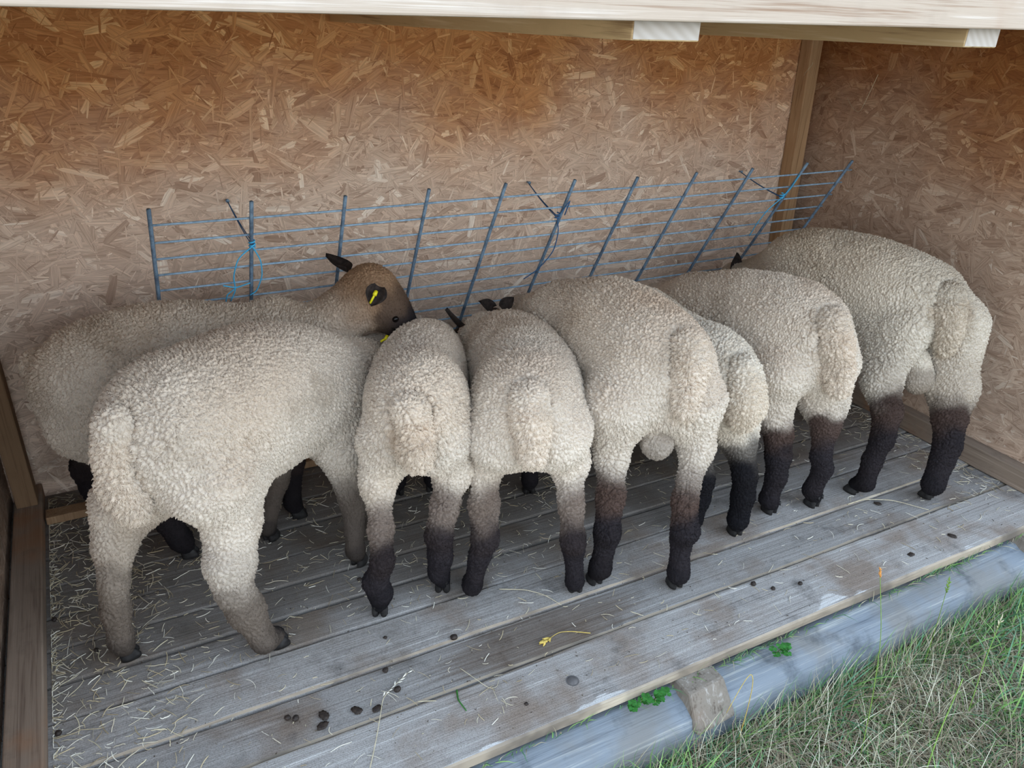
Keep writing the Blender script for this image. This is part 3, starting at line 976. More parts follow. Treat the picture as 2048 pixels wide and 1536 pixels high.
def rig(S, J, R, only=None):
    FL = Flesh()
    g = lambda n: np.array(J[n][:3], float)
    r = lambda n: J[n][3]
    wool = np.array(S.get('wool', WOOL)); leg = np.array(S.get('leg', DARK)); mid = np.array(S.get('mid', BROWN))
    f, l, up = R[:, 0], R[:, 1], R[:, 2]
    want = lambda n: only is None or n in only
    if want('torso'):
        for n, L_ in (('hip', .014), ('bar', .013), ('sho', .013), ('che', .012)):
            FL.ell(J[n][:3], J[n][3:6], R, wool, L_)
    for i in (0, 1):
        i_ = str(i)
        if want('leg' + i_):
            q = lambda n: (g(n + i_), r(n + i_))
            (th, r0), (st, r1), (ga, r2), (hk, r3), (ca, r4), (fe, r5) = map(q, ('th', 'st', 'ga', 'hk', 'ca', 'fe'))
            c0, c1, c2, c3, c4 = S.get('lcol', [0, .42, .95, 1.0, 1.0])   # how dark at stifle, gaskin, hock, cannon, fetlock
            def cc(t):
                return wool * (1 - min(1, t * 2)) + mid * min(1, t * 2) if t < .5 else mid * (2 - 2 * t) + leg * (2 * t - 1)
            FL.cone(th, st, r0, r1, wool, cc(c0), .014, .013, .0081)
            FL.cone(g('fk' + i_), st, r('fk' + i_), r1 * .85, wool, cc(c0), .014, .013, .0082)
            FL.cone(st, ga, r1, r2, cc(c0), cc(c1), .013, .011, .008)
            FL.cone(ga, hk, r2, r3, cc(c1), cc(c2), .011, .009, .008)
            FL.cone(hk, ca, r3, r4, cc(c2), cc(c3), .009, .008, .008)
            FL.cone(ca, fe, r4, r5, cc(c3), cc(c4), .008, .006, .008)
            ft = np.array([*S['hf'][i][:2], .034])
            FL.cone(fe, ft, r5, .021, BLACK, BLACK, .005, .004, .008)
        if want('fore'):
            q = lambda n: (g(n + i_), r(n + i_))
            (so, r0), (el, r1), (kn, r2), (pa, r3) = map(q, ('so', 'el', 'kn', 'pa'))
            fl_ = S.get('fleg', leg)
            FL.cone(so, el, r0, r1, wool, wool, .013, .012, .0081)
            FL.cone(el, kn, r1, r2, wool * .8 + mid * .2, mid * .4 + fl_ * .6, .011, .007, .008)
            FL.cone(kn, pa, r2 * .95, r3, fl_, fl_ * .8 + BLACK * .2, .006, .003, .008)
            FL.cone(pa, np.array([*S['ff'][i][:2], .03]), .023, .020, BLACK, BLACK, .002, .001, .008)
    poll, nose = g('po'), g('no')
    hd = nose - poll; hl = np.linalg.norm(hd); hd = hd / hl
    if want('head'):
        hc = np.array(S.get('headc', wool * .8)); neckc = np.array(S.get('neckc', wool))
        FL.cone(g('n0'), g('nm'), r('n0'), r('nm'), wool, neckc, .013, .012, .028)
        FL.cone(g('nm'), poll, r('nm'), r('po') * 1.05, neckc, hc, .012, .009, .024)
        FL.cone(poll, poll + hd * hl * .42, r('po'), r('po') * .88, hc, hc * .35 + DARK * .65, .009, .006, .014)
        FL.cone(poll + hd * hl * .42, poll + hd * hl * .8, r('po') * .80, .040, hc * .12 + DARK * .88, DARK, .004, .002, .012)
        FL.cone(poll + hd * hl * .8, nose, .038, .030, DARK, BLACK, .0015, .001, .012)
    if want('tail'):
        tc = wool * np.array([1.03, 1.0, .97])
        FL.cone(g('t0'), g('t1'), r('t0'), r('t1'), wool, tc, .014, .016, .012, 1)
        FL.cone(g('t1'), g('t2'), r('t1'), r('t2'), tc, tc, .016, .018, .012, 1)
        FL.cone(g('t2'), g('t3'), r('t2'), r('t3'), tc, tc * .97, .018, .017, .012, 1)
    if S.get('ram') and want('ram'):
        FL.ell(J['ram'][:3], J['ram'][3:6], R, wool * .42 + BROWN * .42, .008, .008, 2)
        q = g('ram')
        FL.cone(q, q + up * .07 + f * .02, .026, .03, wool * .7, wool, .008, .01, .01, 2)
    return FL, poll, hd
# RIG-END


def sheep(spec):
    S = spec
    J, R = defaults(S)
    J.update(FIT.get(S['seed'], {}))
    FL, poll, hd = rig(S, J, R)
    S['_tail'] = rig(S, J, R, ['tail'])[0]
    f, up = R[:, 0], R[:, 2]
    dirs = S.get('hdir', [f, f])
    legs = [((*S['hf'][i][:2], 0), dirs[i]) for i in (0, 1)] + [((*S['ff'][i][:2], 0), f) for i in (0, 1)]
    V, Q = FL.skin(.0092)
    body = pelt(V, Q, FL, R, S)
    tag(body, S['label'], 'sheep', 'sheep feeding at the hay rack')
    for ft, fd in legs:
        hoof(body, ft, fd, .84)
    # ears and eyes
    hs = np.cross(hd, up); hs /= np.linalg.norm(hs); hu = np.cross(hs, hd)
    for i, sg in enumerate((-1, 1)):
        e_ = S.get('ears', [None, None])[i]; wd_ = .058; eu = S.get('earup', hu * .4 + hd * .9)
        if e_ is None:
            b = poll + hs * sg * .055 + hu * .03; t_ = b + hs * sg * .105 - hd * .01 - hu * .005
        else:
            b, t_, wd_, eu = e_
        ear(body, b, t_, wd_, eu)
        ec = poll + hd * S.get('ed', .095) + hs * sg * .056 + hu * .020
        ico(ec, .0105, 'eye', M_eye, body)
    for q in S.get('tags', []):
        mb = MB(); mb.tube(q, .0034, 6); mb.tube([np.array(q[0]) - .004, np.array(q[0]) + .004], .006, 8)
        mb.build('ear_tag', M_tag, body, True)['label'] = 'yellow plastic ear tag'
    return body, FL


# FLOCK-BEGIN
FLOCK = [
    dict(label='sheep at the far left against the back wall, side on with raised brown woolly head', seed=11,
         hip=(-.06, 1.13, .475), sh=(.36, 1.10, .49), hf=[(-.10, 1.24), (.09, .97)], ff=[(.36, 1.18), (.42, 1.03)],
         poll=(.695, 1.065, .695), nose=(.79, 1.005, .585), wool=WOOL * .94, back=(.82, .76, .70), tags=[[(.665, .928, .742), (.649, .928, .715)]], ears=[((.684, .950, .752), (.652, .932, .703), .060, (-.3, -.89, .33)), ((.650, 1.12, .742), (.610, 1.215, .768), .050, (.2, -.5, .8))], ncrv=-.0, w=.95, hdir=[(1, 0, 0), (.9, -.2, 0)],
         neckc=WOOL * .88, tl=.17, tp=.05, headc=HEADB, ed=.10),
    dict(label='large pale sheep in front at the left, seen from behind with its body turned right', seed=12,
         hip=(.10, .63, .50), sh=(.44, .87, .50), hf=[(-.098, .627), (.238, .513)], ff=[(.32, .95), (.52, .73)],
         poll=(.72, 1.05, .48), nose=(.77, 1.17, .34), wool=WOOL, back=(.86, .83, .82), tags=[[(.703, .955, .592), (.685, .955, .583)]], ears=[((.752, 1.01, .560), (.725, .97, .616), .05, (0, -.8, .3)), None], leg=GREYB * .55 + DARK * .45, mid=GREYB, fleg=GREYB * .6 + DARK * .4, legw=1.45, w=1.12, tp=.04, lcol=[0, .12, .42, .62, .75], hdir=[(.95, .1, 0), (.95, .0, 0)]),
    dict(label='small narrow sheep seen from behind, third from the left with a broad short tail', seed=13,
         hip=(.64, .57, .50), sh=(.80, .90, .50), hf=[(.508, .51), (.696, .526)], ff=[(.75, 1.02), (.86, .99)],
         poll=(.93, 1.10, .50), nose=(1.0, 1.25, .36), wool=WOOL * 1.03, back=(.86, .84, .84), ears=[((.962, 1.02, .560), (.905, 1.0, .634), .042, (.7, 0, .6)), None], w=.86),
    dict(label='sheep seen straight from behind between the small narrow sheep and the big ram', seed=14,
         hip=(.90, .50, .50), sh=(1.05, .86, .50), hf=[(.765, .494), (1.033, .369)], ff=[(1.02, .92), (1.15, .85)],
         poll=(1.13, 1.06, .52), nose=(1.18, 1.22, .37), wool=WOOL * 1.02, back=(.80, .74, .70), ears=[((1.078, 1.03, .602), (1.016, 1.0, .648), .040, (0, -.8, .5)), ((1.112, 1.03, .602), (1.152, 1.02, .636), .042, (0, -.8, .5))], w=.92),
    dict(label='big cream ram in the middle of the row, seen from behind with tail hanging right', seed=15,
         hip=(1.27, .45, .555), sh=(1.28, .86, .55), hf=[(1.102, .372), (1.303, .261)], ff=[(1.27, .96), (1.38, .94)],
         poll=(1.24, 1.10, .52), nose=(1.23, 1.25, .36), wool=WOOL * .99, back=(.80, .72, .66), lcol=[.04, .62, 1, 1, 1], w=1.08, ram=True),
    dict(label='pale sheep mostly hidden behind the big middle ram, with black hind legs', seed=16,
         hip=(1.56, .56, .47), sh=(1.60, .92, .48), hf=[(1.50, .46), (1.634, .377)], ff=[(1.55, 1.0), (1.66, .98)],
         poll=(1.62, 1.12, .48), nose=(1.63, 1.25, .34), wool=WOOLG * 1.08, back=(.95, .95, .96), leg=BLACK * 1.3, mid=DARK, w=.85),
    dict(label='sheep second from the right, seen from behind at an angle with dark brown hind legs', seed=17,
         hip=(1.88, .53, .52), sh=(1.84, .90, .52), hf=[(1.823, .418), (1.984, .386)], ff=[(1.80, .98), (2.03, .56 + .3)],
         poll=(1.80, 1.10, .50), nose=(1.80, 1.25, .36), wool=WOOL * .98, back=(.80, .72, .66), lcol=[.05, .66, 1, 1, 1], w=.95),
    dict(label='tall sheep farthest right beside the right wall, its rump toward the corner', seed=18,
         hip=(2.43, .50, .585), sh=(2.34, .88, .59), hf=[(2.178, .386), (2.397, .254)], ff=[(2.36, .98), (2.46, 1.0)],
         poll=(2.215, 1.13, .515), nose=(2.16, 1.25, .38), wool=WOOLG, back=(.74, .70, .65), ears=[((2.180, 1.13, .555), (2.190, 1.14, .640), .052, (-.2, -.9, .2)), None], lcol=[.12, .75, 1, 1, 1], w=1.0, ram=True),
]
# FLOCK-END
# FIT-BEGIN
# joints of each animal: x, y, z, radius
FIT = {
    11: {'hip': [-0.0374,1.0871,0.5305,0.1618,0.1211,0.1419], 'bar': [0.1376,1.1261,0.545,0.2708,0.1316,0.1588], 'sho': [0.3558,1.1043,0.5054,0.1515,0.119,0.1479], 'che': [0.4497,1.0937,0.4403,0.11,0.095,0.1201], 'fk0': [0.0199,1.1957,0.4,0.0684], 'th0': [-0.0729,1.2047,0.4099,0.0826], 'st0': [-0.0634,1.2192,0.345,0.058], 'ga0': [-0.0943,1.2268,0.275,0.045], 'hk0': [-0.1253,1.2345,0.205,0.036], 'ca0': [-0.1193,1.2374,0.1397,0.03], 'fe0': [-0.112,1.2409,0.06,0.027], 'fk1': [0.0097,1.0536,0.4,0.0684], 'th1': [-0.0926,1.0623,0.429,0.0886], 'st1': [0.0368,1.011,0.345,0.058], 'ga1': [0.0328,1.0001,0.275,0.045], 'hk1': [0.0288,0.9892,0.205,0.036], 'ca1': [0.051,0.981,0.1397,0.03], 'fe1': [0.078,0.9709,0.06,0.027], 'so0': [0.3941,1.1566,0.41,0.0712], 'el0': [0.3705,1.1667,0.36,0.05], 'kn0': [0.3765,1.1736,0.2,0.032], 'pa0': [0.35,1.1807,0.055,0.023], 'so1': [0.3857,1.0391,0.41,0.0712], 'el1': [0.3895,1.0362,0.36,0.05], 'kn1': [0.4194,1.0317,0.2,0.032], 'pa1': [0.41,1.0307,0.055,0.023], 'n0': [0.4382,1.1147,0.5667,0.1182], 'nm': [0.5295,1.0784,0.5735,0.0768], 't0': [-0.1728,1.1543,0.5747,0.04], 't1': [-0.1646,1.1685,0.5149,0.0321], 't2': [-0.1666,1.1819,0.4581,0.0271], 't3': [-0.1781,1.1915,0.4069,0.023]},
    12: {'hip': [0.0974,0.6786,0.5719,0.1553,0.1609,0.1566], 'bar': [0.2556,0.7663,0.5537,0.267,0.1753,0.1882], 'sho': [0.4321,0.8629,0.5166,0.1536,0.1419,0.1553], 'che': [0.5129,0.9212,0.4501,0.1106,0.1121,0.1201], 'fk0': [0.1121,0.7447,0.4269,0.0798], 'th0': [0.0292,0.6885,0.458,0.0976], 'st0': [-0.032,0.6984,0.3936,0.0571], 'ga0': [-0.0752,0.6712,0.3064,0.039], 'hk0': [-0.0911,0.633,0.2273,0.0255], 'ca0': [-0.1003,0.6333,0.1494,0.0265], 'fe0': [-0.1036,0.6246,0.058,0.0237], 'fk1': [0.1874,0.6125,0.4311,0.0762], 'th1': [0.147,0.561,0.4752,0.0928], 'st1': [0.177,0.5652,0.369,0.0439], 'ga1': [0.1567,0.5349,0.2764,0.0512], 'hk1': [0.1542,0.517,0.208,0.0345], 'ca1': [0.1749,0.5127,0.143,0.0374], 'fe1': [0.205,0.4916,0.0482,0.0256], 'so0': [0.4245,0.944,0.42,0.084], 'el0': [0.3745,0.9407,0.36,0.05], 'kn0': [0.3527,0.9531,0.2,0.032], 'pa0': [0.3118,0.9442,0.055,0.023], 'so1': [0.5046,0.8306,0.42,0.084], 'el1': [0.5026,0.7846,0.36,0.05], 'kn1': [0.5227,0.7598,0.2,0.032], 'pa1': [0.5118,0.7242,0.055,0.023], 'n0': [0.489,0.9046,0.52,0.112], 'nm': [0.6045,0.9773,0.49,0.085], 't0': [-0.0211,0.6044,0.6448,0.04], 't1': [-0.0309,0.5927,0.5832,0.031], 't2': [-0.0349,0.5785,0.5159,0.0289], 't3': [-0.0194,0.573,0.4594,0.0312]},
    13: {'hip': [0.657,0.5895,0.5526,0.1446,0.1117,0.1293], 'bar': [0.7132,0.7545,0.5027,0.2306,0.1237,0.141], 'sho': [0.7926,0.8941,0.485,0.1468,0.1026,0.1377], 'che': [0.8361,0.9832,0.4443,0.1094,0.0848,0.1181], 'fk0': [0.6144,0.666,0.425,0.0619], 'th0': [0.5664,0.5813,0.462,0.072], 'st0': [0.5394,0.5843,0.371,0.0252], 'ga0': [0.5253,0.5265,0.2635,0.0227], 'hk0': [0.51,0.4784,0.1959,0.021], 'ca0': [0.4956,0.4989,0.1219,0.0248], 'fe0': [0.5086,0.5001,0.0787,0.0258], 'fk1': [0.7282,0.613,0.424,0.061], 'th1': [0.6851,0.5308,0.4782,0.0716], 'st1': [0.7373,0.5534,0.3749,0.0335], 'ga1': [0.7002,0.5255,0.2762,0.0284], 'hk1': [0.6739,0.5039,0.2089,0.028], 'ca1': [0.682,0.5098,0.1357,0.026], 'fe1': [0.6808,0.52,0.0732,0.0226], 'so0': [0.7651,0.9503,0.42,0.0645], 'el0': [0.7547,0.9692,0.36,0.05], 'kn0': [0.7573,1.0098,0.2,0.032], 'pa0': [0.7456,1.011,0.055,0.023], 'so1': [0.8611,0.9037,0.42,0.0645], 'el1': [0.8563,0.9292,0.36,0.05], 'kn1': [0.8638,0.9756,0.2,0.032], 'pa1': [0.8556,0.981,0.055,0.023], 'n0': [0.8228,0.9551,0.5127,0.0819], 'nm': [0.8654,1.0287,0.4904,0.0803], 'po': [0.9105,1.1006,0.479,0.0596], 'no': [1.0,1.25,0.36,0.03], 't0': [0.5943,0.4826,0.608,0.04], 't1': [0.5948,0.4621,0.5648,0.0251], 't2': [0.5921,0.4463,0.5204,0.0265], 't3': [0.5945,0.4467,0.4887,0.0162]},
    14: {'hip': [0.9148,0.5148,0.5338,0.1439,0.1252,0.1393], 'bar': [1.0141,0.6692,0.513,0.251,0.1408,0.1472], 'sho': [1.0542,0.8473,0.494,0.1467,0.1184,0.1392], 'che': [1.084,0.9422,0.4461,0.1096,0.0922,0.1185], 'fk0': [0.8765,0.5906,0.4221,0.0656], 'th0': [0.8366,0.4992,0.4616,0.0837], 'st0': [0.823,0.5305,0.3702,0.0225], 'ga0': [0.8001,0.4957,0.2765,0.0306], 'hk0': [0.7864,0.4531,0.1992,0.028], 'ca0': [0.7736,0.461,0.1345,0.0213], 'fe0': [0.7569,0.463,0.0415,0.0207], 'fk1': [0.9984,0.5432,0.4285,0.0657], 'th1': [0.976,0.4403,0.475,0.0911], 'st1': [1.0287,0.4535,0.3845,0.0336], 'ga1': [1.0136,0.3994,0.2814,0.0251], 'hk1': [1.001,0.355,0.1932,0.025], 'ca1': [1.0176,0.3737,0.1559,0.0228], 'fe1': [1.019,0.3554,0.0458,0.0199], 'so0': [1.0089,0.9096,0.42,0.069], 'el0': [1.0095,0.9045,0.36,0.05], 'kn0': [1.0203,0.9248,0.2,0.032], 'pa0': [1.0162,0.9108,0.055,0.023], 'so1': [1.1142,0.8658,0.42,0.069], 'el1': [1.1247,0.8502,0.36,0.05], 'kn1': [1.1441,0.8613,0.2,0.032], 'pa1': [1.1462,0.8408,0.055,0.023], 'n0': [1.0715,0.9162,0.5154,0.0901], 'nm': [1.0626,1.0,0.492,0.0901], 'po': [1.1365,1.0503,0.5023,0.0598], 'no': [1.18,1.22,0.37,0.03], 't0': [0.8725,0.411,0.6201,0.04], 't1': [0.8651,0.3865,0.5719,0.0339], 't2': [0.8602,0.3645,0.5253,0.0191], 't3': [0.8609,0.3585,0.487,0.0218]},
    15: {'hip': [1.2984,0.4672,0.5912,0.1447,0.1504,0.1502], 'bar': [1.3056,0.6484,0.6062,0.2574,0.156,0.1661], 'sho': [1.2799,0.8607,0.5517,0.1508,0.135,0.1426], 'che': [1.2821,0.95,0.5005,0.11,0.108,0.1202], 'fk0': [1.1857,0.5315,0.4783,0.0775], 'th0': [1.1684,0.4436,0.5194,0.0943], 'st0': [1.1584,0.4384,0.3709,0.0263], 'ga0': [1.1366,0.3912,0.2792,0.0298], 'hk0': [1.1082,0.3505,0.1898,0.0273], 'ca0': [1.1214,0.368,0.1576,0.0256], 'fe0': [1.1064,0.3599,0.0588,0.0253], 'fk1': [1.3619,0.5231,0.4888,0.0756], 'th1': [1.3592,0.3913,0.5001,0.1064], 'st1': [1.3867,0.3526,0.3972,0.0284], 'ga1': [1.3239,0.3015,0.2606,0.0262], 'hk1': [1.3033,0.2578,0.198,0.0303], 'ca1': [1.3131,0.2782,0.157,0.0236], 'fe1': [1.299,0.2525,0.0548,0.0254], 'so0': [1.2138,0.8916,0.47,0.081], 'el0': [1.236,0.909,0.36,0.05], 'kn0': [1.2561,0.9509,0.2,0.032], 'pa0': [1.2698,0.95,0.055,0.023], 'so1': [1.3477,0.8884,0.47,0.081], 'el1': [1.3604,0.899,0.36,0.05], 'kn1': [1.3721,0.9351,0.2,0.032], 'pa1': [1.3798,0.93,0.055,0.023], 'n0': [1.2807,0.9213,0.5734,0.11], 'nm': [1.2608,1.0094,0.5337,0.0848], 'po': [1.2399,1.0992,0.5169,0.0653], 'no': [1.23,1.25,0.36,0.03], 't0': [1.3064,0.3613,0.7071,0.04], 't1': [1.2932,0.3355,0.6584,0.0356], 't2': [1.2775,0.3081,0.6054,0.0199], 't3': [1.2685,0.2948,0.5594,0.0216], 'ram': [1.279,0.3975,0.409,0.0352,0.0329,0.0446]},
    16: {'hip': [1.5861,0.5493,0.4761,0.1597,0.1236,0.146], 'bar': [1.5846,0.7367,0.4705,0.2515,0.1195,0.1476], 'sho': [1.6,0.9199,0.48,0.1501,0.1062,0.1421], 'che': [1.6099,1.0094,0.43,0.11,0.085,0.12], 'fk0': [1.5049,0.6416,0.395,0.0612], 'th0': [1.4976,0.5367,0.425,0.0808], 'st0': [1.5022,0.5244,0.345,0.058], 'ga0': [1.4999,0.4848,0.2752,0.0451], 'hk0': [1.5037,0.4388,0.2052,0.0366], 'ca0': [1.5054,0.4356,0.1364,0.0306], 'fe0': [1.5013,0.4403,0.0554,0.0273], 'fk1': [1.6316,0.6275,0.395,0.0612], 'th1': [1.6247,0.5123,0.4346,0.0861], 'st1': [1.6323,0.472,0.3514,0.0574], 'ga1': [1.6367,0.4313,0.2946,0.0384], 'hk1': [1.6298,0.3817,0.2159,0.0285], 'ca1': [1.6333,0.3758,0.1447,0.0281], 'fe1': [1.6276,0.3721,0.0601,0.0267], 'so0': [1.5509,0.9556,0.4,0.0638], 'el0': [1.5495,0.9634,0.36,0.05], 'kn0': [1.5511,0.9969,0.2,0.032], 'pa0': [1.5489,0.9901,0.055,0.023], 'so1': [1.6557,0.944,0.4,0.0638], 'el1': [1.6563,0.9485,0.36,0.05], 'kn1': [1.6598,0.979,0.2,0.032], 'pa1': [1.6589,0.9701,0.055,0.023], 'n0': [1.6066,0.9796,0.5,0.085], 'nm': [1.6133,1.0498,0.48,0.085], 'po': [1.62,1.12,0.48,0.066], 'no': [1.63,1.25,0.34,0.03], 't0': [1.5843,0.4213,0.5611,0.04], 't1': [1.5757,0.3974,0.5166,0.037], 't2': [1.5671,0.3766,0.4736,0.0385], 't3': [1.5615,0.3721,0.4337,0.0296]},
    17: {'hip': [1.9214,0.5573,0.5669,0.1774,0.1334,0.1575], 'bar': [1.8868,0.6918,0.5524,0.244,0.1352,0.1639], 'sho': [1.8394,0.8948,0.5065,0.146,0.1187,0.1374], 'che': [1.8313,0.9857,0.4631,0.1081,0.095,0.1176], 'fk0': [1.8011,0.5969,0.445,0.0684], 'th0': [1.8154,0.4953,0.4754,0.0901], 'st0': [1.8113,0.5021,0.3662,0.0497], 'ga0': [1.8215,0.4536,0.2801,0.0347], 'hk0': [1.8105,0.4252,0.2141,0.0315], 'ca0': [1.8139,0.4178,0.1385,0.0258], 'fe0': [1.8089,0.4244,0.0531,0.0248], 'fk1': [1.9428,0.6122,0.445,0.0684], 'th1': [1.9706,0.4713,0.4851,0.1062], 'st1': [2.0023,0.4571,0.3684,0.0568], 'ga1': [1.9924,0.4179,0.2929,0.0354], 'hk1': [1.9675,0.3906,0.1952,0.0235], 'ca1': [1.9872,0.385,0.1476,0.0248], 'fe1': [1.9752,0.3961,0.0604,0.0252], 'so0': [1.7782,0.9235,0.44,0.0712], 'el0': [1.788,0.9362,0.36,0.05], 'kn0': [1.7937,0.9738,0.2,0.032], 'pa0': [1.8011,0.9701,0.055,0.023], 'so1': [1.8953,0.9362,0.44,0.0712], 'el1': [1.9503,0.8958,0.36,0.05], 'kn1': [1.9955,0.887,0.2,0.032], 'pa1': [2.0311,0.8501,0.055,0.023], 'n0': [1.8342,0.9568,0.534,0.0928], 'nm': [1.8177,1.023,0.4945,0.0798], 'po': [1.7993,1.0994,0.4895,0.0631], 'no': [1.8,1.25,0.36,0.03], 't0': [1.9041,0.4186,0.664,0.04], 't1': [1.904,0.3878,0.5965,0.0366], 't2': [1.9088,0.3608,0.5333,0.0267], 't3': [1.9164,0.3519,0.4795,0.0266]},
    18: {'hip': [2.4651,0.5316,0.6044,0.1474,0.1279,0.1401], 'bar': [2.3706,0.6978,0.633,0.2557,0.1458,0.1599], 'sho': [2.2927,0.8739,0.6242,0.1655,0.1429,0.1472], 'che': [2.3181,0.9671,0.541,0.11,0.1003,0.1203], 'fk0': [2.3379,0.5583,0.5093,0.0716], 'th0': [2.3536,0.4832,0.5457,0.0833], 'st0': [2.271,0.458,0.3831,0.0443], 'ga0': [2.2588,0.3982,0.301,0.038], 'hk0': [2.2259,0.3643,0.2133,0.0303], 'ca0': [2.2045,0.3664,0.131,0.025], 'fe0': [2.1879,0.3581,0.0545,0.0264], 'fk1': [2.4935,0.5929,0.5066,0.07], 'th1': [2.5368,0.431,0.5537,0.0993], 'st1': [2.4916,0.3424,0.3616,0.0592], 'ga1': [2.451,0.2967,0.2835,0.0451], 'hk1': [2.4253,0.2606,0.2041,0.0361], 'ca1': [2.3958,0.2459,0.1531,0.0317], 'fe1': [2.3546,0.2263,0.0831,0.031], 'so0': [2.2728,0.8949,0.51,0.075], 'el0': [2.31,0.9192,0.36,0.05], 'kn0': [2.3363,0.9665,0.2,0.032], 'pa0': [2.3623,0.9703,0.055,0.023], 'so1': [2.3934,0.9235,0.51,0.075], 'el1': [2.4224,0.9444,0.36,0.05], 'kn1': [2.4415,0.9887,0.2,0.032], 'pa1': [2.4623,0.9903,0.055,0.023], 'n0': [2.3262,0.9384,0.61,0.1], 'nm': [2.2706,1.0342,0.5525,0.085], 't0': [2.4345,0.4176,0.6788,0.04], 't1': [2.4269,0.3959,0.6298,0.0367], 't2': [2.4198,0.3768,0.5753,0.0271], 't3': [2.4211,0.3658,0.5206,0.0239], 'ram': [2.3836,0.4009,0.3925,0.036,0.036,0.0462]},
}
# FIT-END
BUILT = [sheep(s_) for s_ in FLOCK]

# ------------------------------------------------------------------ twine ties
twine((.385, YB - .004, .897), rk(.392, .128, .012),
      [[rk(.392, .128, .014), rk(.352, .165, .016), rk(.338, .235, .016), rk(.345, .285, .016), rk(.330, .33, .014)],
       [rk(.392, .128, .014), rk(.415, .18, .016), rk(.420, .24, .016), rk(.405, .30, .015), rk(.385, .315, .014)],
       [rk(.385, .262, .018), rk(.345, .275, .018), rk(.310, .262, .017)],
       [rk(.345, .275, .018), rk(.320, .30, .017), rk(.315, .335, .016)]],
      'bright blue baler twine tied round the second upright from the left of the hay rack', M_twine, M_twine2)
twine((1.434, YB - .004, .887), rk(1.38, .13, .012),
      [[rk(1.38, .13, .014), rk(1.405, .19, .014), rk(1.415, .28, .014), rk(1.375, .36, .014), rk(1.33, .40, .012)],
       [rk(1.38, .13, .014), rk(1.41, .06, .010), rk(1.415, .13, .002)]],
      'blue twine hanging in a long curve from the upright bar above the big ram', M_twine2, M_twine2)
twine((2.453, YB - .004, .870), rk(2.40, .135, .012),
      [[rk(2.40, .135, .014), rk(2.36, .19, .014), rk(2.345, .26, .014), rk(2.345, .32, .013)],
       [rk(2.40, .135, .014), rk(2.42, .09, .012), rk(2.425, .03, .011)]],
      'blue twine wrapped along the second last upright of the rack near the corner post', M_twine, M_twine2)


# ------------------------------------------------------------------ litter on the floor
def strands(n, x0, x1, y0, y1, z, lmin, lmax, cols, seed, curl=.35, xp=1.0, yp=1.0, rad=.0007, lift=.004, dirx=0.0):
    rg = np.random.default_rng(seed)
    cx = x0 + (x1 - x0) * rg.random(n) ** xp; cy = y0 + (y1 - y0) * rg.random(n) ** yp
    L = rg.uniform(lmin, lmax, n) * rg.uniform(.5, 1, n)
    a = rg.uniform(0, math.pi * 2, n)
    k_ = rg.normal(0, curl, n)
    K = 6; pts = []
    t = np.linspace(-.5, .5, K)
    zz = rg.uniform(0, lift, n)
    for q in t:
        ang = a + k_ * q * 2
        px = cx + np.cos(ang) * L * q; py = cy + np.sin(ang) * L * q
        pts.append(np.stack([np.clip(px, XL + .1, XR - .06) if z > -.05 else px, py, z + .0012 + zz * (1 + q * rg.choice([-1, 1], n))], 1))
    cols = np.array(cols)
    c = cols[rg.integers(0, len(cols), n)] * rg.uniform(.75, 1.15, (n, 1))
    r = rad * rg.uniform(.5, 1.4, (n, 1)) * np.array([.7, 1, 1, 1, 1, .5])[None]
    return np.stack(pts, 1), r, c


HC = [srgb(206, 194, 166), srgb(184, 168, 138), srgb(224, 218, 204), srgb(156, 140, 114), srgb(200, 190, 170)]
parts_ = [strands(900, -.265, .02, .02, 1.44, 0, .02, .07, HC, 61, curl=.16, xp=2.2, rad=.0009),
          strands(1100, -.26, 2.7, .04, 1.45, 0, .012, .055, HC, 62, curl=.16, rad=.0007, lift=.002),
          strands(900, -.2, 2.7, .75, 1.45, 0, .015, .07, HC, 63, curl=.2, rad=.0008),
          strands(330, 2.45, 2.73, .15, 1.3, 0, .02, .07, HC, 64, curl=.2, xp=.5),
          strands(450, -.2, 1.2, .5, 1.1, 0, .012, .05, HC, 66, curl=.16, rad=.0007),
          strands(1500, -.26, 2.7, .02, 1.45, 0, .002, .008, [srgb(70, 60, 52), srgb(96, 84, 70), srgb(170, 160, 140)], 65, rad=.0009, lift=.0005)]
Pn = np.concatenate([p[0] for p in parts_]); Rn = np.concatenate([p[1] for p in parts_]); Cn = np.concatenate([p[2] for p in parts_])
tag(curves_obj('hay', Pn, Rn, Cn, M_hay), 'loose dry hay strands scattered over the plank floor', 'hay', None, 'stuff')


def stem(name, pts, rad, mat, label, cat, group=None, head=None):
    o = empty(name, tuple(pts[0]), label, cat, group)
    A = np.array(pts[0], float); P = np.array(pts, float) - A
    t = np.linspace(0, 1, 22); kk = np.linspace(0, 1, len(P))
    Q = np.stack([np.interp(t, kk, P[:, c_]) for c_ in range(3)], 1)
    for _ in range(4):
        Q[1:-1] = (Q[:-2] + 2 * Q[1:-1] + Q[2:]) / 4
    mb = MB(); mb.tube(Q, np.linspace(rad, rad * .6, 22), 6)
    mb.build('stalk', mat, o, True)
    if head:
        n, r, L, m2 = head
        mb = MB(); rg = random.Random(len(pts) + n)
        d = Q[-1] - Q[-3]; d /= np.linalg.norm(d)
        for i in range(n):
            b = Q[-1] - d * L * (i / n); v = np.array([rg.uniform(-1, 1), rg.uniform(-1, 1), rg.uniform(-.3, 1)])
            v = v / np.linalg.norm(v) * r + d * r * 1.3
            mb.tube([b, b + v * .5, b + v], [r * .10, r * .28, r * .06], 5)
        mb.build('seed_head', m2, o, True)
    return o


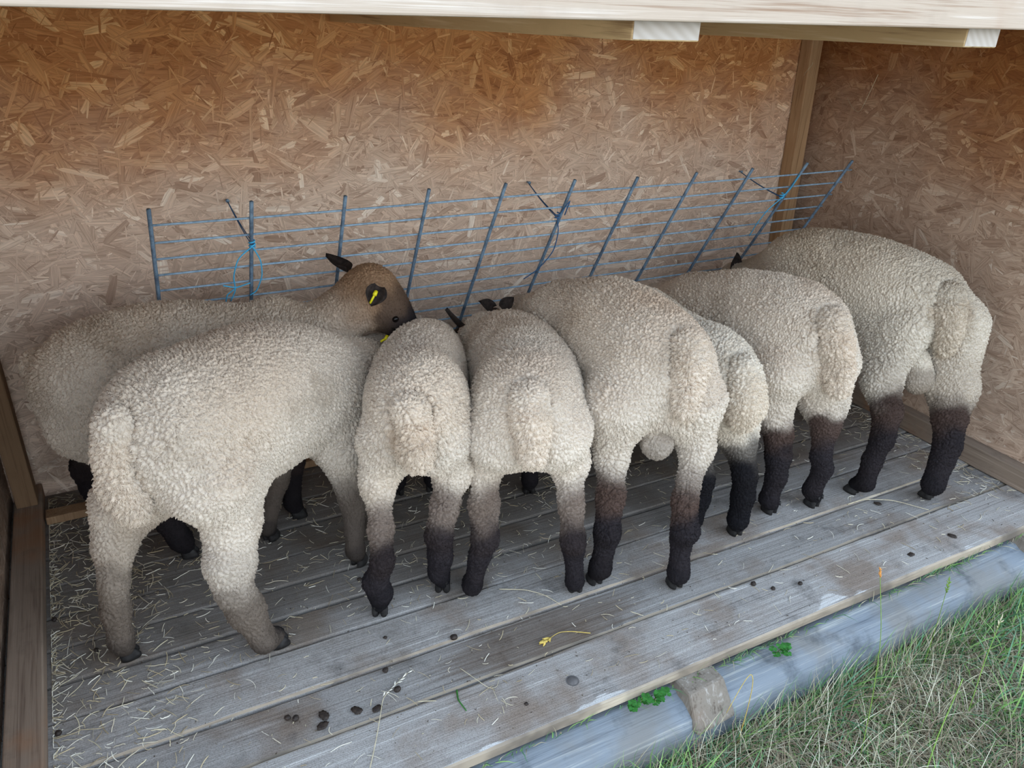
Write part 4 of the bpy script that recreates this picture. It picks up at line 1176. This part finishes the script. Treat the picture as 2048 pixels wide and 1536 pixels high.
def flat(name, c): 
    k = NT(name); k.b.inputs['Roughness'].default_value = .75
    nz = k.noise(k.n('TexCoord').outputs['Object'], 80, 3)
    return k.col(k.ramp(nz, [(.3, tuple(x * .75 for x in c)), (.7, tuple(min(1, x * 1.15) for x in c))]))


M_straw = flat('pale_straw', srgb(200, 188, 160)); M_gold = flat('golden_stem', srgb(205, 178, 96)); M_white = flat('whitish_husk', srgb(225, 220, 208))
M_greenst = flat('green_stem', srgb(120, 150, 70)); M_orange = flat('orange_seed', srgb(214, 150, 84)); M_leaf = flat('clover_green', srgb(50, 110, 44))
z0 = .0025
stem('dry_stalk', [(.979, .206, z0), (.935, .232, z0 + .002), (.905, .245, z0), (.85, .23, z0)], .0011, M_gold, 'golden grass stalk with a feathery seed head lying on the brown stained plank', 'stalk', head=(16, .012, .03, M_gold))
stem('dry_stalk', [(.30, .02, z0), (.36, .12, z0 + .004), (.404, .205, z0 + .006), (.42, .24, z0 + .003), (.50, .285, z0)], .0012, M_straw, 'thin pale stalk with whitish husks lying across the front planks at the lower left', 'stalk', head=(10, .007, .10, M_white))
stem('dry_stalk', [(.62, .245, z0), (.64, .19, z0 + .004), (.655, .155, z0 + .002), (.675, .150, z0), (.69, .170, z0)], .0008, M_straw, 'hooked pale hay stem lying across the seam of the front plank', 'stalk')
stem('dry_stalk', [(.84, .46, z0), (.90, .42, z0 + .008), (.94, .38, z0 + .006), (.965, .33, z0)], .0012, M_straw, 'curved straw stem lying between the legs of the middle sheep', 'stalk')
stem('dry_stalk', [(2.10, .34, z0), (2.17, .335, z0 + .004), (2.26, .29, z0 + .004), (2.33, .20, z0)], .0015, M_straw, 'long arched straw stem on the floor in front of the two right sheep', 'stalk')
stem('grass_sprig', [(.585, .185, z0), (.575, .155, z0 + .002), (.58, .12, z0)], .0022, M_leaf, 'fresh green grass blade lying on the front plank', 'blade')

rd = random.Random(8)


def dropping(x, y, r, label, crumb=False):
    import bmesh
    bm = bmesh.new(); bmesh.ops.create_icosphere(bm, subdivisions=3, radius=1)
    ph = [rd.uniform(0, 6) for _ in range(6)]
    for v in bm.verts:
        c = v.co
        n_ = 1 + .09 * math.sin(3 * c.x + ph[0]) * math.cos(4 * c.y + ph[1]) + .05 * math.sin(9 * c.z + ph[2] + 6 * c.x)
        if crumb: n_ += .18 * math.sin(11 * c.x + ph[3]) * math.sin(12 * c.y + ph[4])
        v.co = (c.x * r * 1.15 * n_ * (1.5 if crumb else 1), c.y * r * n_ * (1.2 if crumb else 1), c.z * r * (.35 if crumb else .82) * n_)
    me = bpy.data.meshes.new('dropping'); bm.to_mesh(me); bm.free()
    me.polygons.foreach_set('use_smooth', [True] * len(me.polygons)); me.materials.append(M_dung)
    o = bpy.data.objects.new('dropping', me); o.location = (x, y, r * (.33 if crumb else .78)); o.rotation_euler = (0, 0, rd.uniform(0, 3))
    link(o); tag(o, label, 'dropping', 'sheep droppings on the plank floor')



DROPS = [
    (.648, .342, .0085, 'large round dark dropping on the floor below the gap between the two middle sheep'),
    (.206, .276, .0065, 'smaller dark pellet of the touching pair near the lower left of the floor'),
    (.222, .266, .0075, 'larger dark pellet of the touching pair near the lower left of the floor'),
    (.282, .249, .0085, 'flat crumbled dropping just right of the touching pair of pellets', True),
    (.271, .223, .0080, 'flat crumbled dropping below and right of the touching pair of pellets', True),
    (.353, .231, .0080, 'crumbled dropping left of the white husks on the front planks', True),
    (.397, .216, .0070, 'small dark dropping touching the pale stalk with whitish husks', True),
    (.458, .245, .0080, 'dark round dropping just right of the tip of the stalk with whitish husks'),
    (.453, .314, .0070, 'dark dropping by itself above the stalk with whitish husks'),
    (.490, .419, .0045, 'small dropping on the floor below the left foot of the small narrow sheep'),
    (1.513, .168, .0075, 'leftmost of three droppings in a row on the front plank'),
    (1.552, .129, .0060, 'middle one of three droppings in a row on the front plank'),
    (1.641, .111, .0060, 'rightmost of three droppings in a row on the front plank'),
    (2.272, .071, .0080, 'flattened dropping near the right end of the front plank', True),
    (2.201, .300, .0070, 'dark dropping under the long arched straw stem at the right', True),
    (2.064, .064, .0070, 'faint crumbled dropping close to the front edge at the right', True),
    (-.252, .839, .0065, 'dark pellet among the hay beside the left sill, highest in the picture'),
    (-.164, .680, .0060, 'dark pellet beside the left hind hoof of the large pale sheep'),
    (-.250, .450, .0070, 'dark pellet among the hay beside the left sill, lowest in the picture'),
    (.501, .661, .0060, 'small pellet in front of the dark front hoof of the large pale sheep'),
    (.715, .076, .0045, 'tiny dropping on the front plank left of the bolt head'),
]
for a_ in DROPS:
    dropping(*a_)


def bolt(x, y, label):
    o = empty('bolt', (x, y, 0), label, 'bolt')
    V = []; F = []; n = 20
    for (r, z) in ((.0135, -.002), (.0135, .0012), (.011, .0032), (.006, .0046), (.0004, .005)):
        for j in range(n):
            V.append((r * math.cos(6.2832 * j / n), r * math.sin(6.2832 * j / n), z))
    for i in range(4):
        for j in range(n):
            F.append([i * n + j, i * n + (j + 1) % n, (i + 1) * n + (j + 1) % n, (i + 1) * n + j])
    F.append([4 * n + j for j in range(n)])
    mesh_obj('bolt_head', V, F, M_bolt, o, True)
    W = MB(); W.tube([(0, 0, -.002), (0, 0, .0009)], .017, 20); W.build('washer', M_bolt, o, False)


M_bolt = flat('dull_steel', srgb(98, 94, 94)); 
bolt(.852, .091, 'dull domed bolt head in the front plank near the picture middle')

# wisps of hay caught on the corner up under the roof
stem('hay_wisp', [(2.70, 1.44, 1.33), (2.69, 1.40, 1.30), (2.66, 1.41, 1.26), (2.67, 1.42, 1.25)], .0010, M_straw, 'thin hay wisp caught on the back wall left of the corner post', 'wisp')
stem('hay_wisp', [(2.785, 1.16, 1.28), (2.77, 1.18, 1.17), (2.775, 1.20, 1.13), (2.785, 1.25, 1.15), (2.785, 1.28, 1.18)], .0011, M_straw, 'bent hay wisp hanging on the right wall beside the corner post', 'wisp')

# ------------------------------------------------------------------ meadow
def grass(n, fx, lmin, lmax, w, cols, seed, lean, zbase=GZ):
    rg = np.random.default_rng(seed)
    P = fx(rg, n); n = len(P)
    L = rg.uniform(lmin, lmax, n); a = rg.uniform(0, 2 * math.pi, n)
    d = np.stack([np.cos(a), np.sin(a)], 1); sd = np.stack([-d[:, 1], d[:, 0], np.zeros(n)], 1)
    th0 = rg.uniform(.1, .9, n) * lean; K = 6
    bend = rg.uniform(.3, 1.3, n) * lean
    V = np.zeros((n, K, 2, 3)); p = np.stack([P[:, 0], P[:, 1], P[:, 2]], 1); 
    for i in range(K):
        t = i / (K - 1)
        wd = w * rg.uniform(.9, 1.1) * (1 - t ** 1.6 * .92)
        tw = sd * 1.0
        V[:, i, 0] = p - tw * (wd / 2); V[:, i, 1] = p + tw * (wd / 2) + np.array([0, 0, wd * .25])
        th = np.minimum(th0 + bend * t, 1.75)
        stp = (L / (K - 1))[:, None] * np.stack([np.sin(th) * d[:, 0], np.sin(th) * d[:, 1], np.cos(th)], 1)
        p = p + stp; p[:, 2] = np.maximum(p[:, 2], P[:, 2] + .002 + .012 * rg.random(n))
        p[:, 1] = np.where((p[:, 1] > -.11) & (P[:, 1] < -.1) & (p[:, 2] < -.02), -.11, p[:, 1])
    idx = np.arange(n * K * 2).reshape(n, K, 2)
    Q = np.stack([idx[:, :-1, 0], idx[:, 1:, 0], idx[:, 1:, 1], idx[:, :-1, 1]], -1).reshape(-1, 4)
    cols = np.array(cols); c = cols[rg.integers(0, len(cols), n)] * rg.uniform(.7, 1.2, (n, 1))
    c = np.repeat(c, K * 2, 0)
    return V.reshape(-1, 3), Q, c


def field(x0, x1, y0, y1, clump=None):
    def fx(rg, n):
        x = rg.uniform(x0, x1, n); y = y1 - (y1 - y0) * rg.random(n) ** 1.0
        if clump is not None:
            P_ = np.stack([x, y, 0 * x], 1)
            keep = fractal(P_, clump[0], clump[1], 2) > clump[2]
            x, y = x[keep], y[keep]
        return np.stack([x, y, np.full(len(x), GZ)], 1)
    return fx


TN = [srgb(174, 164, 136), srgb(152, 140, 114), srgb(202, 194, 170), srgb(122, 112, 90), srgb(138, 116, 96)]
GN = [srgb(86, 130, 76), srgb(112, 150, 80), srgb(72, 112, 72), srgb(132, 164, 92), srgb(98, 140, 106)]
sets = [grass(20000, field(.6, 3.0, -.85, -.115), .05, .17, .0022, TN, 71, 1.7),
        grass(9000, field(.6, 3.0, -.85, -.115), .03, .09, .0026, GN + TN[3:], 72, 1.1),
        grass(5500, field(.7, 3.0, -.85, -.12, (7, 4, .05)), .07, .20, .0050, GN, 73, 1.25),
        grass(1800, field(.6, 3.0, -.18, -.108), .05, .19, .0022, GN + TN[:3], 74, .8),
        grass(5000, field(-1.5, .6, -.6, -.115), .05, .14, .003, TN + GN, 75, 1.4),
        grass(6000, field(-1.5, 4.0, -1.9, -.85), .06, .14, .004, TN + GN, 76, 1.4)]
nV = 0; Vs = []; Qs = []; Cs_ = []
for V_, Q_, C_ in sets:
    Vs.append(V_); Qs.append(Q_ + nV); Cs_.append(C_); nV += len(V_)
Cg = np.ones((nV, 4)); Cg[:, :3] = np.concatenate(Cs_)
tag(big_mesh('grass', np.concatenate(Vs), np.concatenate(Qs), M_grass, None, True, {'col': ('FLOAT_COLOR', 'POINT', Cg)}), 'trampled meadow grass, green tufts among dry tan stalks, in front of the log', 'grass', None, 'stuff')
# blades that grow out of the gap between floor and log
rg = np.random.default_rng(77)
gx_ = np.concatenate([rg.uniform(.5, 2.6, 200), rg.normal(1.35, .1, 60), rg.normal(2.15, .1, 60)])
def gapfx(rg_, n):
    return np.stack([gx_, np.full(len(gx_), -.002), np.full(len(gx_), -.042)], 1)
V_, Q_, C_ = grass(len(gx_), gapfx, .02, .06, .0026, GN + TN[:1], 78, 1.5)
V_[:, 1] = np.minimum(V_[:, 1], -.0015 + 0 * V_[:, 1]) - 0.0
V_[:, 1] = -.002 - np.abs(V_[:, 1] + .002)
Cg = np.ones((len(V_), 4)); Cg[:, :3] = C_
tag(big_mesh('gap_grass', V_, Q_, M_grass, None, True, {'col': ('FLOAT_COLOR', 'POINT', Cg)}), 'short green weeds sprouting between the floor edge and the grey log', 'grass', None, 'stuff')

stem('tall_grass', [(1.47, -.30, GZ), (1.475, -.28, 0.0), (1.48, -.25, .18), (1.476, -.20, .343)], .0013, M_greenst, 'tallest green grass stem with an orange seed tip standing before the floor edge', 'grass stem', head=(26, .0045, .022, M_orange))
stem('tall_grass', [(1.86, -.18, GZ), (1.83, -.19, .0), (1.79, -.20, .20)], .0013, M_greenst, 'upright green stem in front of the log near the right edge of the picture', 'grass stem', head=(14, .006, .05, M_greenst))
stem('tall_grass', [(1.22, -.13, GZ), (1.215, -.14, -.05), (1.20, -.15, .07), (1.19, -.145, .10), (1.165, -.15, .085), (1.13, -.15, .0)], .0012, M_gold, 'bent straw coloured stem that folds over beside the joist end', 'grass stem')
stem('tall_grass', [(1.83, -.34, GZ), (1.90, -.30, -.03), (1.97, -.27, .06)], .0014, M_greenst, 'slanting green stem with a narrow tip in the grass at the right edge', 'grass stem', head=(8, .007, .03, M_straw))
stem('tall_grass', [(1.52, -.43, GZ), (1.62, -.38, -.08), (1.75, -.33, .0)], .0020, M_greenst, 'thick yellow green stem leaning right in the lower right grass', 'grass stem')


def clover(x, y, z, label, rs):
    o = empty('clover', (x, y, z), label, 'clover', 'clover plants under the floor edge')
    rg = random.Random(rs)
    st = MB()
    for i in range(9):
        a = rg.uniform(0, 6.28); r = rg.uniform(.008, .030); hx, hy, hz = r * math.cos(a), -abs(r * math.sin(a)), rg.uniform(.005, .028)
        st.tube([(0, 0, -.01), (hx * .6, hy * .6, hz * .8), (hx, hy, hz)], .0006, 5)
        lf = MB()
        for k_ in range(3):
            b = a + k_ * 2.094; q = .0075
            c_ = (hx + math.cos(b) * q * .8, hy + math.sin(b) * q * .8, hz + .001)
            V = [(hx, hy, hz)]
            for t in range(9):
                u = b + (t / 8 - .5) * 1.9
                rr_ = q * 1.6 * (1 - .18 * (t == 4)) * (.8 + .2 * math.sin(math.pi * t / 8))
                V.append((hx + math.cos(u) * rr_, hy + math.sin(u) * rr_, hz + .0015 * math.cos(u * 3)))
            b0 = len(lf.V); lf.V += V; lf.R += [.5] * 10
            for t in range(8): lf.F.append([b0, b0 + 1 + t, b0 + 2 + t])
        lf.build('leaf', M_leaf, o, True)
    st.build('stalk', M_greenst, o, True)


clover(1.03, -.012, -.035, 'clover patch left of the joist end under the floor edge', 1)
clover(.97, -.012, -.035, 'second small clover patch further left under the floor edge', 2)
clover(1.42, -.03, -.035, 'clover patch right of the joist end under the floor edge', 3)
